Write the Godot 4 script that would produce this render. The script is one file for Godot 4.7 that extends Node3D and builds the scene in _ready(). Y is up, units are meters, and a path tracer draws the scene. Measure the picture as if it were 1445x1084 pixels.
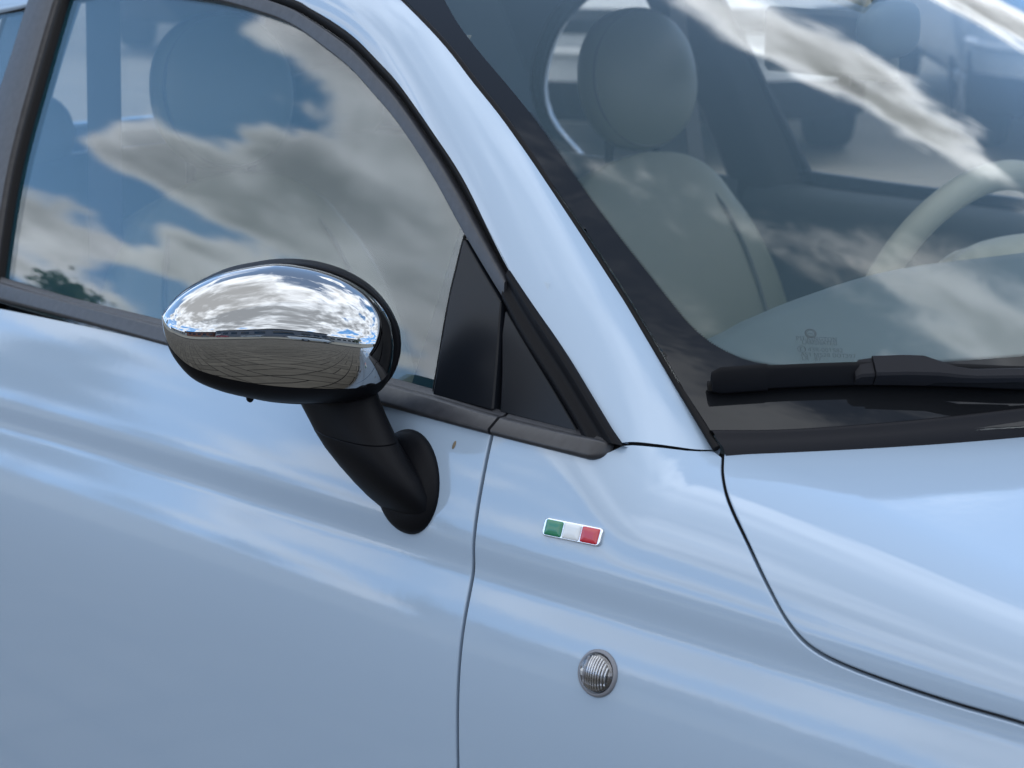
extends Node3D
# A pale blue small hatchback seen from its right front corner: door mirror, fender, bonnet edge, windscreen.
# Axes of the car: x forward, y up, z to its right side; metres; the front axle is at x = 0.

var M := {}
var car: Node3D
var used := {}


func _ready():
	camera_and_sky()
	materials()
	tables()
	ground()
	surroundings()
	car = thing("blue_hatchback", "pale blue hatchback with chrome door mirror and small tricolour flag badge", "car", self)
	body()
	greenhouse()
	windscreen()
	wiper()
	door_mirror()
	badges()
	cabin()
	parked_cars()


# ------------------------------------------------------------------ camera, sky, light
func camera_and_sky():
	var cam := Camera3D.new()
	cam.name = "camera"
	add_child(cam)
	cam.position = Vector3(1.2885, 1.5, 2.2228)
	cam.rotation = Vector3(deg_to_rad(-13), deg_to_rad(50), 0)
	cam.near = 0.05
	cam.far = 1500.0
	var ca := CameraAttributesPhysical.new()
	ca.frustum_focal_length = 77.5
	ca.frustum_focus_distance = 2.42
	ca.exposure_aperture = 9.0
	ca.frustum_far = 1500.0
	cam.attributes = ca
	cam.fov = 17.61
	cam.current = true
	var we := WorldEnvironment.new()
	we.name = "world_environment"
	var e := Environment.new()
	e.background_mode = Environment.BG_SKY
	e.tonemap_mode = Environment.TONE_MAPPER_LINEAR
	e.tonemap_exposure = 1.5
	e.sdfgi_enabled = true
	e.ssao_enabled = true
	e.ssil_enabled = true
	var sky := Sky.new()
	var pm := PanoramaSkyMaterial.new()
	pm.panorama = sky_image()
	sky.sky_material = pm
	e.sky = sky
	we.environment = e
	add_child(we)
	var sun := DirectionalLight3D.new()
	sun.name = "sun"
	sun.light_energy = 0.15
	sun.light_angular_distance = 140.0
	sun.light_color = Color(1.0, 0.96, 0.9)
	sun.shadow_enabled = true
	add_child(sun)
	var az := deg_to_rad(175)
	var el := deg_to_rad(58)
	var to_sun := Vector3(cos(el) * cos(az), sin(el), cos(el) * sin(az))
	sun.look_at_from_position(to_sun * 50.0, Vector3.ZERO)


func smooth(a: float, b: float, x: float) -> float:
	var t := clampf((x - a) / (b - a), 0.0, 1.0)
	return t * t * (3.0 - 2.0 * t)


func sky_image() -> ImageTexture:
	# Broken cloud: a cloud layer in perspective, thick and grey in its middle, bright at its edges, brightest round the hidden sun.
	var w := 2048
	var h := 1024
	var n1 := FastNoiseLite.new()
	n1.noise_type = FastNoiseLite.TYPE_SIMPLEX_SMOOTH
	n1.seed = 11
	n1.frequency = 0.55
	n1.fractal_type = FastNoiseLite.FRACTAL_FBM
	n1.fractal_octaves = 7
	n1.fractal_gain = 0.52
	n1.domain_warp_enabled = true
	n1.domain_warp_amplitude = 0.35
	n1.domain_warp_frequency = 0.8
	var n2 := FastNoiseLite.new()
	n2.noise_type = FastNoiseLite.TYPE_SIMPLEX_SMOOTH
	n2.seed = 5
	n2.frequency = 0.9
	n2.fractal_octaves = 4
	var n3 := FastNoiseLite.new()
	n3.noise_type = FastNoiseLite.TYPE_SIMPLEX_SMOOTH
	n3.seed = 23
	n3.frequency = 0.16
	n3.fractal_octaves = 4
	# where the larger clouds and the larger gaps lie: azimuth, elevation, their spreads, weight
	var lumps := [
		[149.0, 16.0, 14.0, 8.5, -0.50], [155.2, 18.4, 1.7, 1.5, 0.6], [151.0, 20.0, 2.8, 2.4, 0.85], [144.5, 21.5, 4.0, 3.6, 0.85], [155.0, 26.8, 3.0, 1.5, 0.8],
		[154.3, 13.7, 1.5, 0.8, 0.5], [151.6, 12.7, 1.4, 0.6, 0.4], [149.3, 14.3, 1.7, 0.8, 0.5], [153.0, 9.8, 1.8, 0.8, 0.6], [140.0, 17.5, 2.2, 2.0, 0.5], [147.5, 17.2, 2.4, 1.3, 0.35], [153.5, 15.8, 5.0, 0.9, -0.4],
		[154.4, 22.9, 1.4, 0.9, -0.6], [158.8, 19.0, 2.0, 5.0, -0.4], [166.0, 26.0, 7.0, 8.0, -0.5], [147.0, 12.4, 6.0, 1.0, -0.35], [152.6, 15.6, 1.4, 0.6, -0.3],
		[-118.0, 45.0, 5.0, 2.8, 0.6], [-112.0, 41.0, 4.0, 1.6, 0.35], [-110.5, 46.0, 4.0, 1.5, 0.7], [-104.0, 40.0, 7.0, 5.0, -0.8], [-113.0, 32.0, 9.0, 4.0, -0.75], [-117.0, 25.0, 3.0, 1.4, 0.8], [-134.0, 58.0, 9.0, 6.0, -0.6], [-140.0, 34.0, 13.0, 9.0, -0.3], [128.0, 52.0, 30.0, 13.0, 0.42], [172.0, 60.0, 25.0, 12.0, 0.3], [149.0, 24.5, 3.0, 1.8, 0.45], [-80.0, 78.0, 70.0, 9.0, 0.26], [-108.0, 60.0, 16.0, 7.0, -0.28], [-85.0, 66.0, 12.0, 6.0, 0.1],
		[50.0, 36.0, 60.0, 24.0, 0.85], [95.0, 11.0, 9.0, 3.0, -0.3], [4.0, 13.0, 8.0, 5.0, -0.55], [75.0, 8.0, 30.0, 2.2, -0.25],
	]
	var img := Image.create_empty(w, h, false, Image.FORMAT_RGBF)
	var sun := Vector3(-0.33, 0.72, -0.61).normalized()
	for j in h:
		var el := PI / 2.0 - (j + 0.5) / h * PI
		if el < 0.0:
			continue
		var ce := cos(el)
		var se := sin(el)
		var ed := rad_to_deg(el)
		var near_row := []
		for l in lumps:
			if absf((ed - l[1]) / l[3]) < 3.6:
				near_row.append(l)
		var zen := Color(0.052, 0.16, 0.36)
		var hor := Color(0.32, 0.84, 1.72)
		var t := pow(1.0 - se, 2.0)
		var blue := Vector3(lerpf(zen.r, hor.r, t), lerpf(zen.g, hor.g, t), lerpf(zen.b, hor.b, t))
		for i in w:
			var a := (i + 0.5) / w * TAU
			var d := Vector3(sin(a) * ce, se, -cos(a) * ce)
			var azd := rad_to_deg(atan2(d.z, d.x))
			var k := 1.0 / (se + 0.16)
			var p := Vector3(d.x * k * 2.1, d.z * k * 2.1, 0.0)
			var v := n1.get_noise_3d(p.x, p.y, 0.0) + 0.04
			var wa := 3.2 * n3.get_noise_2d(azd, ed * 2.0)
			var we := 2.0 * n3.get_noise_2d(azd + 500.0, ed * 2.0)
			for l in near_row:
				var da := absf(azd + wa - l[0])
				if da > 180.0:
					da = 360.0 - da
				var q2: float = da / l[2]
				var q1: float = (ed + we - l[1]) / l[3]
				var qq := q2 * q2 + q1 * q1
				if qq < 9.0:
					v += l[4] * exp(-0.5 * qq)
			var c := blue
			var alpha := smooth(-0.05, 0.30, v)
			if alpha > 0.0:
				var thick := smooth(0.0, 0.78, v * 0.75 + 0.34 * n2.get_noise_3d(p.x * 2.2, p.y * 2.2, 3.0) + 0.05)
				var g := lerpf(1.85, 0.52, thick)
				var cs := d.dot(sun)
				if cs > 0.0:
					g *= 1.0 + 0.6 * pow(cs, 12.0) * (1.0 - 0.6 * thick)
				c = c.lerp(Vector3(g * 0.93, g * 0.99, g * 1.07), alpha)
			img.set_pixel(i, j, Color(c.x, c.y, c.z))
	return ImageTexture.create_from_image(img)


# ------------------------------------------------------------------ materials
func lin(r: float, g: float, b: float, a := 1.0) -> Color:
	var c := Color(r, g, b).linear_to_srgb()
	c.a = a
	return c


func mat(n: String, c: Color, rough: float, metal := 0.0, spec := 0.5) -> StandardMaterial3D:
	var m := StandardMaterial3D.new()
	m.resource_name = n
	m.albedo_color = c
	m.roughness = rough
	m.metallic = metal
	m.metallic_specular = spec
	M[n] = m
	return m


func noise_tex(s: int, f: float, lo: Color, hi: Color, size := 512, bump := false) -> NoiseTexture2D:
	var n := FastNoiseLite.new()
	n.seed = s
	n.frequency = f
	n.fractal_octaves = 5
	var t := NoiseTexture2D.new()
	t.noise = n
	t.width = size
	t.height = size
	t.seamless = true
	if bump:
		t.as_normal_map = true
		t.bump_strength = 2.0
	else:
		var g := Gradient.new()
		g.set_color(0, lo)
		g.set_color(1, hi)
		t.color_ramp = g
	return t


func glass(n: String, tint: Color, a: float) -> StandardMaterial3D:
	var m := mat(n, Color(tint.r, tint.g, tint.b, a), 0.0)
	m.transparency = BaseMaterial3D.TRANSPARENCY_ALPHA
	m.metallic_specular = 0.5
	return m


func materials():
	var p := mat("blue_paint", lin(0.305, 0.398, 0.520), 0.08, 0.0, 0.60)
	p.heightmap_enabled = true
	p.heightmap_texture = noise_tex(31, 0.030, Color.BLACK, Color.WHITE)
	p.heightmap_scale = 0.0035
	p.uv1_triplanar = true
	p.uv1_scale = Vector3.ONE * 4.0
	mat("chrome", lin(0.40, 0.405, 0.41), 0.02, 1.0)
	var bp := mat("black_plastic", lin(0.0045, 0.005, 0.007), 0.45, 0.0, 0.22)
	bp.heightmap_enabled = true
	bp.heightmap_texture = noise_tex(3, 0.12, Color.BLACK, Color.WHITE, 256)
	bp.heightmap_scale = 0.012
	bp.uv1_triplanar = true
	bp.uv1_scale = Vector3.ONE * 40.0
	var tr := mat("grey_trim", Color.WHITE, 0.48)
	tr.albedo_texture = noise_tex(8, 0.02, lin(0.014, 0.015, 0.019), lin(0.034, 0.035, 0.042))
	tr.uv1_triplanar = true
	tr.uv1_scale = Vector3.ONE * 7.0
	tr.roughness_texture = noise_tex(9, 0.05, Color(0.75, 0.75, 0.75), Color.WHITE)
	mat("rubber", lin(0.007, 0.007, 0.008), 0.6, 0.0, 0.25)
	mat("sail_plastic", lin(0.006, 0.0075, 0.011), 0.28, 0.0, 0.3)
	mat("cowl_plastic", lin(0.014, 0.0145, 0.018), 0.62, 0.0, 0.25)
	mat("gap_black", lin(0.004, 0.004, 0.005), 0.9)
	mat("print_black", lin(0.009, 0.010, 0.012), 0.03, 0.0, 0.36)
	glass("side_glass_clear", lin(0.006, 0.10, 0.155), 0.16)
	glass("screen_glass_clear", lin(0.03, 0.13, 0.11), 0.05)
	mat("ivory", lin(0.28, 0.295, 0.235), 0.6)
	mat("ivory_leather", lin(0.155, 0.172, 0.120), 0.45)
	mat("piping", lin(0.10, 0.11, 0.09), 0.6)
	mat("lining", lin(0.17, 0.185, 0.17), 0.9)
	mat("dash_plastic", lin(0.055, 0.075, 0.070), 0.55)
	mat("door_card", lin(0.045, 0.058, 0.062), 0.7)
	mat("dark_trim", lin(0.024, 0.032, 0.035), 0.6)
	mat("belt_web", lin(0.07, 0.075, 0.075), 0.8)
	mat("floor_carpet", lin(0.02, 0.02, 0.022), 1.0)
	mat("silver", lin(0.75, 0.76, 0.78), 0.22, 1.0)
	var e1 := mat("enamel_green", lin(0.005, 0.16, 0.075), 0.3)
	var e2 := mat("enamel_white", lin(0.62, 0.66, 0.70), 0.3)
	var e3 := mat("enamel_red", lin(0.42, 0.006, 0.022), 0.3)
	for m in [e1, e2, e3]:
		m.clearcoat_enabled = true
		m.clearcoat = 0.6
		m.clearcoat_roughness = 0.03
	mat("lamp_grey", lin(0.17, 0.18, 0.21), 0.35)
	mat("lamp_reflector", lin(0.16, 0.16, 0.17), 0.18, 1.0)
	mat("lamp_flute", lin(0.48, 0.49, 0.52), 0.22, 1.0)
	glass("lamp_glass", lin(0.5, 0.5, 0.5), 0.04)
	mat("print_grey", lin(0.012, 0.018, 0.020), 0.6)
	mat("emboss", lin(0.06, 0.065, 0.08), 0.5)
	mat("dirt", lin(0.16, 0.13, 0.09), 0.9)
	var tyre := mat("tyre_rubber", lin(0.02, 0.02, 0.02), 0.85)
	tyre.metallic_specular = 0.3
	mat("wheel_alloy", lin(0.45, 0.46, 0.48), 0.35, 0.8)
	for c in [["white_paint", lin(0.72, 0.75, 0.74)], ["silver_paint", lin(0.42, 0.45, 0.46)], ["red_paint", lin(0.35, 0.02, 0.05)], ["navy_paint", lin(0.02, 0.04, 0.10)], ["grey_paint", lin(0.10, 0.11, 0.12)]]:
		var m := mat(c[0], c[1], 0.3)
		m.clearcoat_enabled = true
		m.clearcoat = 1.0
		m.clearcoat_roughness = 0.02
	mat("car_glass", lin(0.01, 0.015, 0.018), 0.03)
	mat("lamp_clear", lin(0.55, 0.6, 0.62), 0.15, 0.6)
	mat("plate_white", lin(0.7, 0.7, 0.66), 0.5)
	var pv := mat("shaded_paver", Color.WHITE, 0.9)
	pv.albedo_texture = noise_tex(21, 0.03, lin(0.115, 0.104, 0.086), lin(0.17, 0.155, 0.13))  # darker than the paving beyond: shade beside the car is in this colour
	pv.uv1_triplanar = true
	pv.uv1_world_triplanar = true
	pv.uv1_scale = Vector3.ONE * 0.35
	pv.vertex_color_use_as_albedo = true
	var gr := mat("lit_far_paving", Color.WHITE, 0.95)
	gr.albedo_texture = noise_tex(22, 0.02, lin(0.27, 0.26, 0.22), lin(0.37, 0.355, 0.30))  # lighter tone stands in for open light away from the car
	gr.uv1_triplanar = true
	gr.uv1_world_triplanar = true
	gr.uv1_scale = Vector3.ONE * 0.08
	mat("joint_sand", lin(0.010, 0.009, 0.008), 1.0)
	mat("wall_grey", lin(0.16, 0.17, 0.19), 0.8)
	mat("wall_brick", lin(0.22, 0.10, 0.07), 0.9)
	mat("wall_pale", lin(0.45, 0.45, 0.43), 0.8)
	mat("roof_dark", lin(0.05, 0.05, 0.055), 0.8)
	mat("bark", lin(0.06, 0.045, 0.03), 0.95)
	var lf := mat("leaf", lin(0.045, 0.08, 0.025), 0.7)
	lf.backlight_enabled = true
	lf.backlight = Color(0.15, 0.22, 0.06)


# ------------------------------------------------------------------ mesh helpers
func numbered(parent: Node, called: String) -> String:
	var key := str(parent.get_instance_id()) + "/" + called
	var n: int = used.get(key, 0)
	used[key] = n + 1
	return called if n == 0 else "%s_%03d" % [called, n]


func thing(called: String, label: String, category: String, parent: Node = self, group := "") -> Node3D:
	var o := Node3D.new()
	o.name = numbered(parent, called)
	parent.add_child(o, true)
	if label != "":
		o.set_meta("label", label)
	if category != "":
		o.set_meta("category", category)
	if group != "":
		o.set_meta("group", group)
	return o


func part(called: String, parent: Node) -> Node3D:
	return thing(called, "", "", parent)


func mb() -> Dictionary:
	return {"v": PackedVector3Array(), "n": PackedVector3Array(), "i": PackedInt32Array()}


func build(m: Dictionary, called: String, material: Material, parent: Node = self, kind := "") -> MeshInstance3D:
	var a := []
	a.resize(Mesh.ARRAY_MAX)
	a[Mesh.ARRAY_VERTEX] = m.v
	a[Mesh.ARRAY_NORMAL] = m.n
	a[Mesh.ARRAY_INDEX] = m.i
	var am := ArrayMesh.new()
	am.add_surface_from_arrays(Mesh.PRIMITIVE_TRIANGLES, a)
	am.surface_set_material(0, material)
	var o := MeshInstance3D.new()
	o.name = numbered(parent, called)
	o.mesh = am
	parent.add_child(o, true)
	if kind != "":
		o.set_meta("kind", kind)
	return o


func tri(m: Dictionary, a: int, b: int, c: int):
	var g: Vector3 = (m.v[c] - m.v[a]).cross(m.v[b] - m.v[a])
	var s: Vector3 = m.n[a] + m.n[b] + m.n[c]
	if g.dot(s) >= 0.0:
		m.i.append_array(PackedInt32Array([a, b, c]))
	else:
		m.i.append_array(PackedInt32Array([a, c, b]))


# rows of points; N: rows of normals or null; hint: a direction the outside faces, or null for away from each row's middle
func grid(m: Dictionary, P: Array, N = null, hint = null, closed := false):
	var nr := P.size()
	var nc: int = P[0].size()
	var base: int = m.v.size()
	if N == null:
		N = []
		var vote := 0.0
		for i in nr:
			var row := PackedVector3Array()
			var mid := Vector3.ZERO
			for j in nc:
				mid += P[i][j] / nc
			for j in nc:
				var i0 := maxi(i - 1, 0)
				var i1 := mini(i + 1, nr - 1)
				var j0 := j - 1
				var j1 := j + 1
				if closed:
					j0 = nc - 2 if j == 0 else j - 1
					j1 = 1 if j == nc - 1 else j + 1
				j0 = maxi(j0, 0)
				j1 = mini(j1, nc - 1)
				var n: Vector3 = (P[i1][j] - P[i0][j]).cross(P[i][j1] - P[i][j0])
				if n.length() < 1e-12:
					n = (P[i1][j] - P[i0][j]).cross(P[i1][j1] - P[i1][j0]) + (P[i1][j] - P[i0][j]).cross(P[i0][j1] - P[i0][j0])
				n = n.normalized()
				row.append(n)
				vote += n.dot(hint if hint != null else (P[i][j] - mid).normalized())
			N.append(row)
		if vote < 0.0:
			for i in nr:
				for j in nc:
					N[i][j] = -N[i][j]
	for i in nr:
		m.v.append_array(P[i])
		m.n.append_array(N[i])
	for i in nr - 1:
		for j in nc - 1:
			var a := base + i * nc + j
			tri(m, a, a + 1, a + nc)
			tri(m, a + 1, a + nc + 1, a + nc)


func cap(m: Dictionary, ring: PackedVector3Array, n: Vector3):
	var c := Vector3.ZERO
	for p in ring:
		c += p / ring.size()
	var b: int = m.v.size()
	m.v.append(c)
	m.n.append(n)
	for p in ring:
		m.v.append(p)
		m.n.append(n)
	for k in ring.size() - 1:
		tri(m, b, b + 1 + k, b + 2 + k)


func spline(pts: Array, n: int) -> PackedVector3Array:
	# Catmull-Rom through the points, evenly spread along the curve
	var P := []
	for p in pts:
		P.append(p if p is Vector3 else Vector3(p.x, p.y, 0.0))
	var fine := PackedVector3Array()
	var per := 24
	for k in P.size() - 1:
		var p0: Vector3 = P[k - 1] if k > 0 else P[0] * 2.0 - P[1]
		var p3: Vector3 = P[k + 2] if k + 2 < P.size() else P[k + 1] * 2.0 - P[k]
		for s in per:
			fine.append(P[k].cubic_interpolate(P[k + 1], p0, p3, s / float(per)))
	fine.append(P[P.size() - 1])
	var L := PackedFloat32Array([0.0])
	for k in range(1, fine.size()):
		L.append(L[k - 1] + fine[k].distance_to(fine[k - 1]))
	var out := PackedVector3Array()
	var at := 0
	for k in n:
		var want := L[L.size() - 1] * k / (n - 1.0)
		while at < L.size() - 2 and L[at + 1] < want:
			at += 1
		var f := (want - L[at]) / maxf(L[at + 1] - L[at], 1e-9)
		out.append(fine[at].lerp(fine[at + 1], clampf(f, 0.0, 1.0)))
	return out


func lookup(pts: Array, x: float) -> float:
	# value of a single-valued curve given as Vector2(x, value), x rising
	for k in pts.size() - 1:
		if x <= pts[k + 1].x or k == pts.size() - 2:
			var p0: Vector2 = pts[maxi(k - 1, 0)]
			var p1: Vector2 = pts[k]
			var p2: Vector2 = pts[k + 1]
			var p3: Vector2 = pts[mini(k + 2, pts.size() - 1)]
			var t := clampf((x - p1.x) / (p2.x - p1.x), 0.0, 1.0)
			var dx := p2.x - p1.x
			var m1 := (p2.y - p0.y) / maxf(p2.x - p0.x, 1e-6) * dx
			var m2 := (p3.y - p1.y) / maxf(p3.x - p1.x, 1e-6) * dx
			var t2 := t * t
			var t3 := t2 * t
			return (2 * t3 - 3 * t2 + 1) * p1.y + (t3 - 2 * t2 + t) * m1 + (-2 * t3 + 3 * t2) * p2.y + (t3 - t2) * m2
	return pts[0].y


func tube(m: Dictionary, path: PackedVector3Array, r: float, sides := 10, ends := true, flat := Vector3.ZERO):
	var P := []
	for k in path.size():
		var t := (path[mini(k + 1, path.size() - 1)] - path[maxi(k - 1, 0)]).normalized()
		var u := t.cross(Vector3.UP)
		if u.length() < 0.05:
			u = t.cross(Vector3.RIGHT)
		u = u.normalized()
		var v := u.cross(t).normalized()
		var row := PackedVector3Array()
		for s in sides + 1:
			var a := TAU * s / sides
			row.append(path[k] + (u * cos(a) + v * sin(a)) * r)
		P.append(row)
	grid(m, P, null, null, true)
	if ends:
		var t0 := (path[0] - path[1]).normalized()
		cap(m, P[0], t0)
		cap(m, P[P.size() - 1], (path[path.size() - 1] - path[path.size() - 2]).normalized())


func box(m: Dictionary, c: Vector3, s: Vector3, b := Basis.IDENTITY, ch := 0.0):
	# a box with chamfered edges
	var h := s / 2.0
	ch = minf(ch, minf(h.x, minf(h.y, h.z)) * 0.9)
	if ch <= 0.0:
		for ax in 3:
			for sg in [-1.0, 1.0]:
				var n := Vector3.ZERO
				n[ax] = sg
				var u := Vector3.ZERO
				u[(ax + 1) % 3] = 1.0
				var v := Vector3.ZERO
				v[(ax + 2) % 3] = 1.0
				face(m, c, b, [n * h[ax] - u * h - v * h, n * h[ax] + u * h - v * h, n * h[ax] + u * h + v * h, n * h[ax] - u * h + v * h], n)
		return
	for ax in 3:
		var a1 := (ax + 1) % 3
		var a2 := (ax + 2) % 3
		for sg in [-1.0, 1.0]:
			var q := []
			for s2 in [[-1, -1], [1, -1], [1, 1], [-1, 1]]:
				var p := Vector3.ZERO
				p[ax] = sg * h[ax]
				p[a1] = s2[0] * (h[a1] - ch)
				p[a2] = s2[1] * (h[a2] - ch)
				q.append(p)
			var n := Vector3.ZERO
			n[ax] = sg
			face(m, c, b, q, n)
			for sg2 in [-1.0, 1.0]:
				var e := []
				for k in [[0, -1], [0, 1], [1, 1], [1, -1]]:
					var p := Vector3.ZERO
					p[ax] = sg * (h[ax] if k[0] == 0 else h[ax] - ch)
					p[a1] = sg2 * (h[a1] - ch if k[0] == 0 else h[a1])
					p[a2] = k[1] * (h[a2] - ch)
					e.append(p)
				var n2 := Vector3.ZERO
				n2[ax] = sg
				n2[a1] = sg2
				face(m, c, b, e, n2.normalized())
	for sx in [-1.0, 1.0]:
		for sy in [-1.0, 1.0]:
			for sz in [-1.0, 1.0]:
				var n := Vector3(sx, sy, sz)
				face(m, c, b, [n * (h - Vector3(0, ch, ch)), n * (h - Vector3(ch, 0, ch)), n * (h - Vector3(ch, ch, 0))], n.normalized())


func face(m: Dictionary, c: Vector3, b: Basis, q: Array, n: Vector3):
	var at: int = m.v.size()
	for p in q:
		m.v.append(c + b * p)
		m.n.append(b * n)
	for k in range(1, q.size() - 1):
		tri(m, at, at + k, at + k + 1)


func ellipsoid(m: Dictionary, c: Vector3, r: Vector3, b := Basis.IDENTITY, pw := 2.0, rows := 20, cols := 32):
	var P := []
	for i in rows + 1:
		var t := PI * i / rows
		var row := PackedVector3Array()
		for j in cols + 1:
			var a := TAU * j / cols
			var d := Vector3(sin(t) * cos(a), cos(t), sin(t) * sin(a))
			var k := pow(pow(absf(d.x), pw) + pow(absf(d.y), pw) + pow(absf(d.z), pw), -1.0 / pw)
			row.append(c + b * (d * k * r))
		P.append(row)
	grid(m, P, null, null, true)


# ------------------------------------------------------------------ the car's surfaces
# Side and bonnet: sections across x, followed upwards from the swage line (s = 0) by their tilt.
var TS := []
const X0 := -2.8
const DX := 0.0175
const S0 := -0.62
const DS := 0.004
const NS := 445
const UPS := [Vector2(0, 4), Vector2(0.006, 5.5), Vector2(0.015, 12), Vector2(0.028, 15.5), Vector2(0.06, 18), Vector2(0.09, 20.5), Vector2(0.12, 23), Vector2(0.2, 25), Vector2(1.4, 25)]
const DOWNS := [Vector2(0, 4), Vector2(0.006, 5.5), Vector2(0.014, 12), Vector2(0.025, 17.5), Vector2(0.05, 17), Vector2(0.075, 13.5), Vector2(0.095, 10.3), Vector2(0.12, 7), Vector2(0.16, 3.5), Vector2(0.22, 1), Vector2(0.35, -1), Vector2(0.7, -3)]



func theta(s: float, x: float) -> float:
	var b := lookup(UPS, s) if s > 0.0 else lookup(DOWNS, -s)
	var k := smooth(-0.52, -0.28, x)
	var k2 := smooth(-0.35, 0.3, x)
	var sa := 0.14 * (1.0 - k) + 0.02 * k - 0.02 * k2
	var sb := 0.6 * (1.0 - k) + 0.21 * k - 0.08 * k2
	return deg_to_rad(b + (86.5 - b) * smooth(sa, sb, s))


func swage_y(x: float) -> float:
	return 0.803 - (0.030 * pow(maxf(x, -1.7) + 0.45, 2.0) if x < -0.45 else 0.0)


func swage_z(x: float) -> float:
	return 0.79 - (0.045 if x > -1.0 else 0.015) * pow(x + 1.0, 2.0) + 0.007 * (1.0 - smooth(-0.55, -0.15, x))


func tables():
	var nx := int((0.75 - X0) / DX) + 2
	var zero := int(round(-S0 / DS))
	for i in nx:
		var x := X0 + DX * i
		var y := PackedFloat64Array()
		var z := PackedFloat64Array()
		y.resize(NS)
		z.resize(NS)
		y[zero] = swage_y(x)
		z[zero] = swage_z(x)
		for j in range(zero + 1, NS):
			var t := theta(S0 + DS * (j - 0.5), x)
			y[j] = y[j - 1] + cos(t) * DS
			z[j] = z[j - 1] - sin(t) * DS
		for j in range(zero - 1, -1, -1):
			var t := theta(S0 + DS * (j + 0.5), x)
			y[j] = y[j + 1] - cos(t) * DS
			z[j] = z[j + 1] + sin(t) * DS
		TS.append([y, z])


func cr(a: float, b: float, c: float, d: float, t: float) -> float:
	return 0.5 * (2.0 * b + (c - a) * t + (2.0 * a - 5.0 * b + 4.0 * c - d) * t * t + (3.0 * b - 3.0 * c + d - a) * t * t * t)


func Sp(x: float, s: float) -> Vector3:
	var fx := (x - X0) / DX
	var i := clampi(int(fx), 1, TS.size() - 3)
	var tx := fx - i
	var fs := (s - S0) / DS
	var j := clampi(int(fs), 1, NS - 3)
	var ts := fs - j
	var out := [0.0, 0.0]
	for q in 2:
		var c := [0.0, 0.0, 0.0, 0.0]
		for k in 4:
			var col: PackedFloat64Array = TS[i - 1 + k][q]
			c[k] = cr(col[j - 1], col[j], col[j + 1], col[j + 2], ts)
		out[q] = cr(c[0], c[1], c[2], c[3], tx)
	return Vector3(x, out[0], out[1])


func Sn(x: float, s: float) -> Vector3:
	var e := 0.003
	return (Sp(x, s - e) - Sp(x, s + e)).cross(Sp(x + e, s) - Sp(x - e, s)).normalized() * -1.0 * orient


var orient := 1.0


# Side glass
func glass_z(x: float, y: float) -> float:
	var h := y - 0.93
	return swage_z(x) - 0.007 * (1.0 - smooth(-0.55, -0.15, x)) - 0.050 - 0.38 * h - 0.30 * h * h


func Gn(x: float, y: float) -> Vector3:
	var e := 0.002
	return Vector3(-(glass_z(x + e, y) - glass_z(x - e, y)) / (2 * e), -(glass_z(x, y + e) - glass_z(x, y - e)) / (2 * e), 1.0).normalized()


func Gp(x: float, y: float, off: float, side: float) -> Vector3:
	var p := Vector3(x, y, glass_z(x, y)) + Gn(x, y) * off
	p.z *= side
	return p


# Windscreen
func screen_x(y: float, z: float) -> float:
	var h := y - 0.93
	return -0.018 - 0.624 * z * z - 1.292 * h - 1.509 * h * h


func Wn(y: float, z: float) -> Vector3:
	var h := y - 0.93
	return Vector3(1.0, 1.292 + 3.018 * h, 1.248 * z).normalized()


func Wp(y: float, z: float, off: float) -> Vector3:
	return Vector3(screen_x(y, z), y, z) + Wn(y, z) * off


func screen_edge(y: float) -> float:
	var h := y - 0.93
	return 0.660 - 0.20 * h - 0.25 * h * h


# a sheet-metal panel over (u, v) in 0..1 with rolled edges where asked (L, R: u ends; B, T: v ends)
func panel(m: Dictionary, f: Callable, nu: int, nv: int, lips: String, side := 1.0, r := 0.0016, deep := 0.024):
	var P := []
	var N := []
	for i in nu + 1:
		var pr := PackedVector3Array()
		var nr := PackedVector3Array()
		for j in nv + 1:
			var q: Vector2 = f.call(i / float(nu), j / float(nv))
			var p := Sp(q.x, q.y)
			var n := Sn(q.x, q.y)
			p.z *= side
			n.z *= side
			pr.append(p)
			nr.append(n)
		P.append(pr)
		N.append(nr)
	for l in lips:
		var A := PackedVector3Array()
		var B := PackedVector3Array()
		var NN := PackedVector3Array()
		if l == "L" or l == "R":
			var e := 0 if l == "L" else nu
			var q := 1 if l == "L" else nu - 1
			for j in nv + 1:
				A.append(P[e][j])
				B.append(P[q][j])
				NN.append(N[e][j])
		else:
			var e := 0 if l == "B" else nv
			var q := 1 if l == "B" else nv - 1
			for i in nu + 1:
				A.append(P[i][e])
				B.append(P[i][q])
				NN.append(N[i][e])
		var rows := []
		var norms := []
		for step in [0.0, 18.0, 36.0, 54.0, 72.0, 90.0, 91.0]:
			var row := PackedVector3Array()
			var nrow := PackedVector3Array()
			for k in A.size():
				var t := A[k] - B[k]
				t -= NN[k] * t.dot(NN[k])
				t = t.normalized()
				var a := deg_to_rad(minf(step, 90.0))
				var c := A[k] - t * r - NN[k] * r
				var p := c + (NN[k] * cos(a) + t * sin(a)) * r
				if step > 90.0:
					p -= NN[k] * deep
				row.append(p)
				nrow.append(NN[k] * cos(a) + t * sin(a))
			rows.append(row)
			norms.append(nrow)
		grid(m, rows, norms)
		for k in A.size():
			if l == "L":
				P[0][k] = rows[0][k]
			elif l == "R":
				P[nu][k] = rows[0][k]
			elif l == "B":
				P[k][0] = rows[0][k]
			else:
				P[k][nv] = rows[0][k]
	grid(m, P, N)


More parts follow.
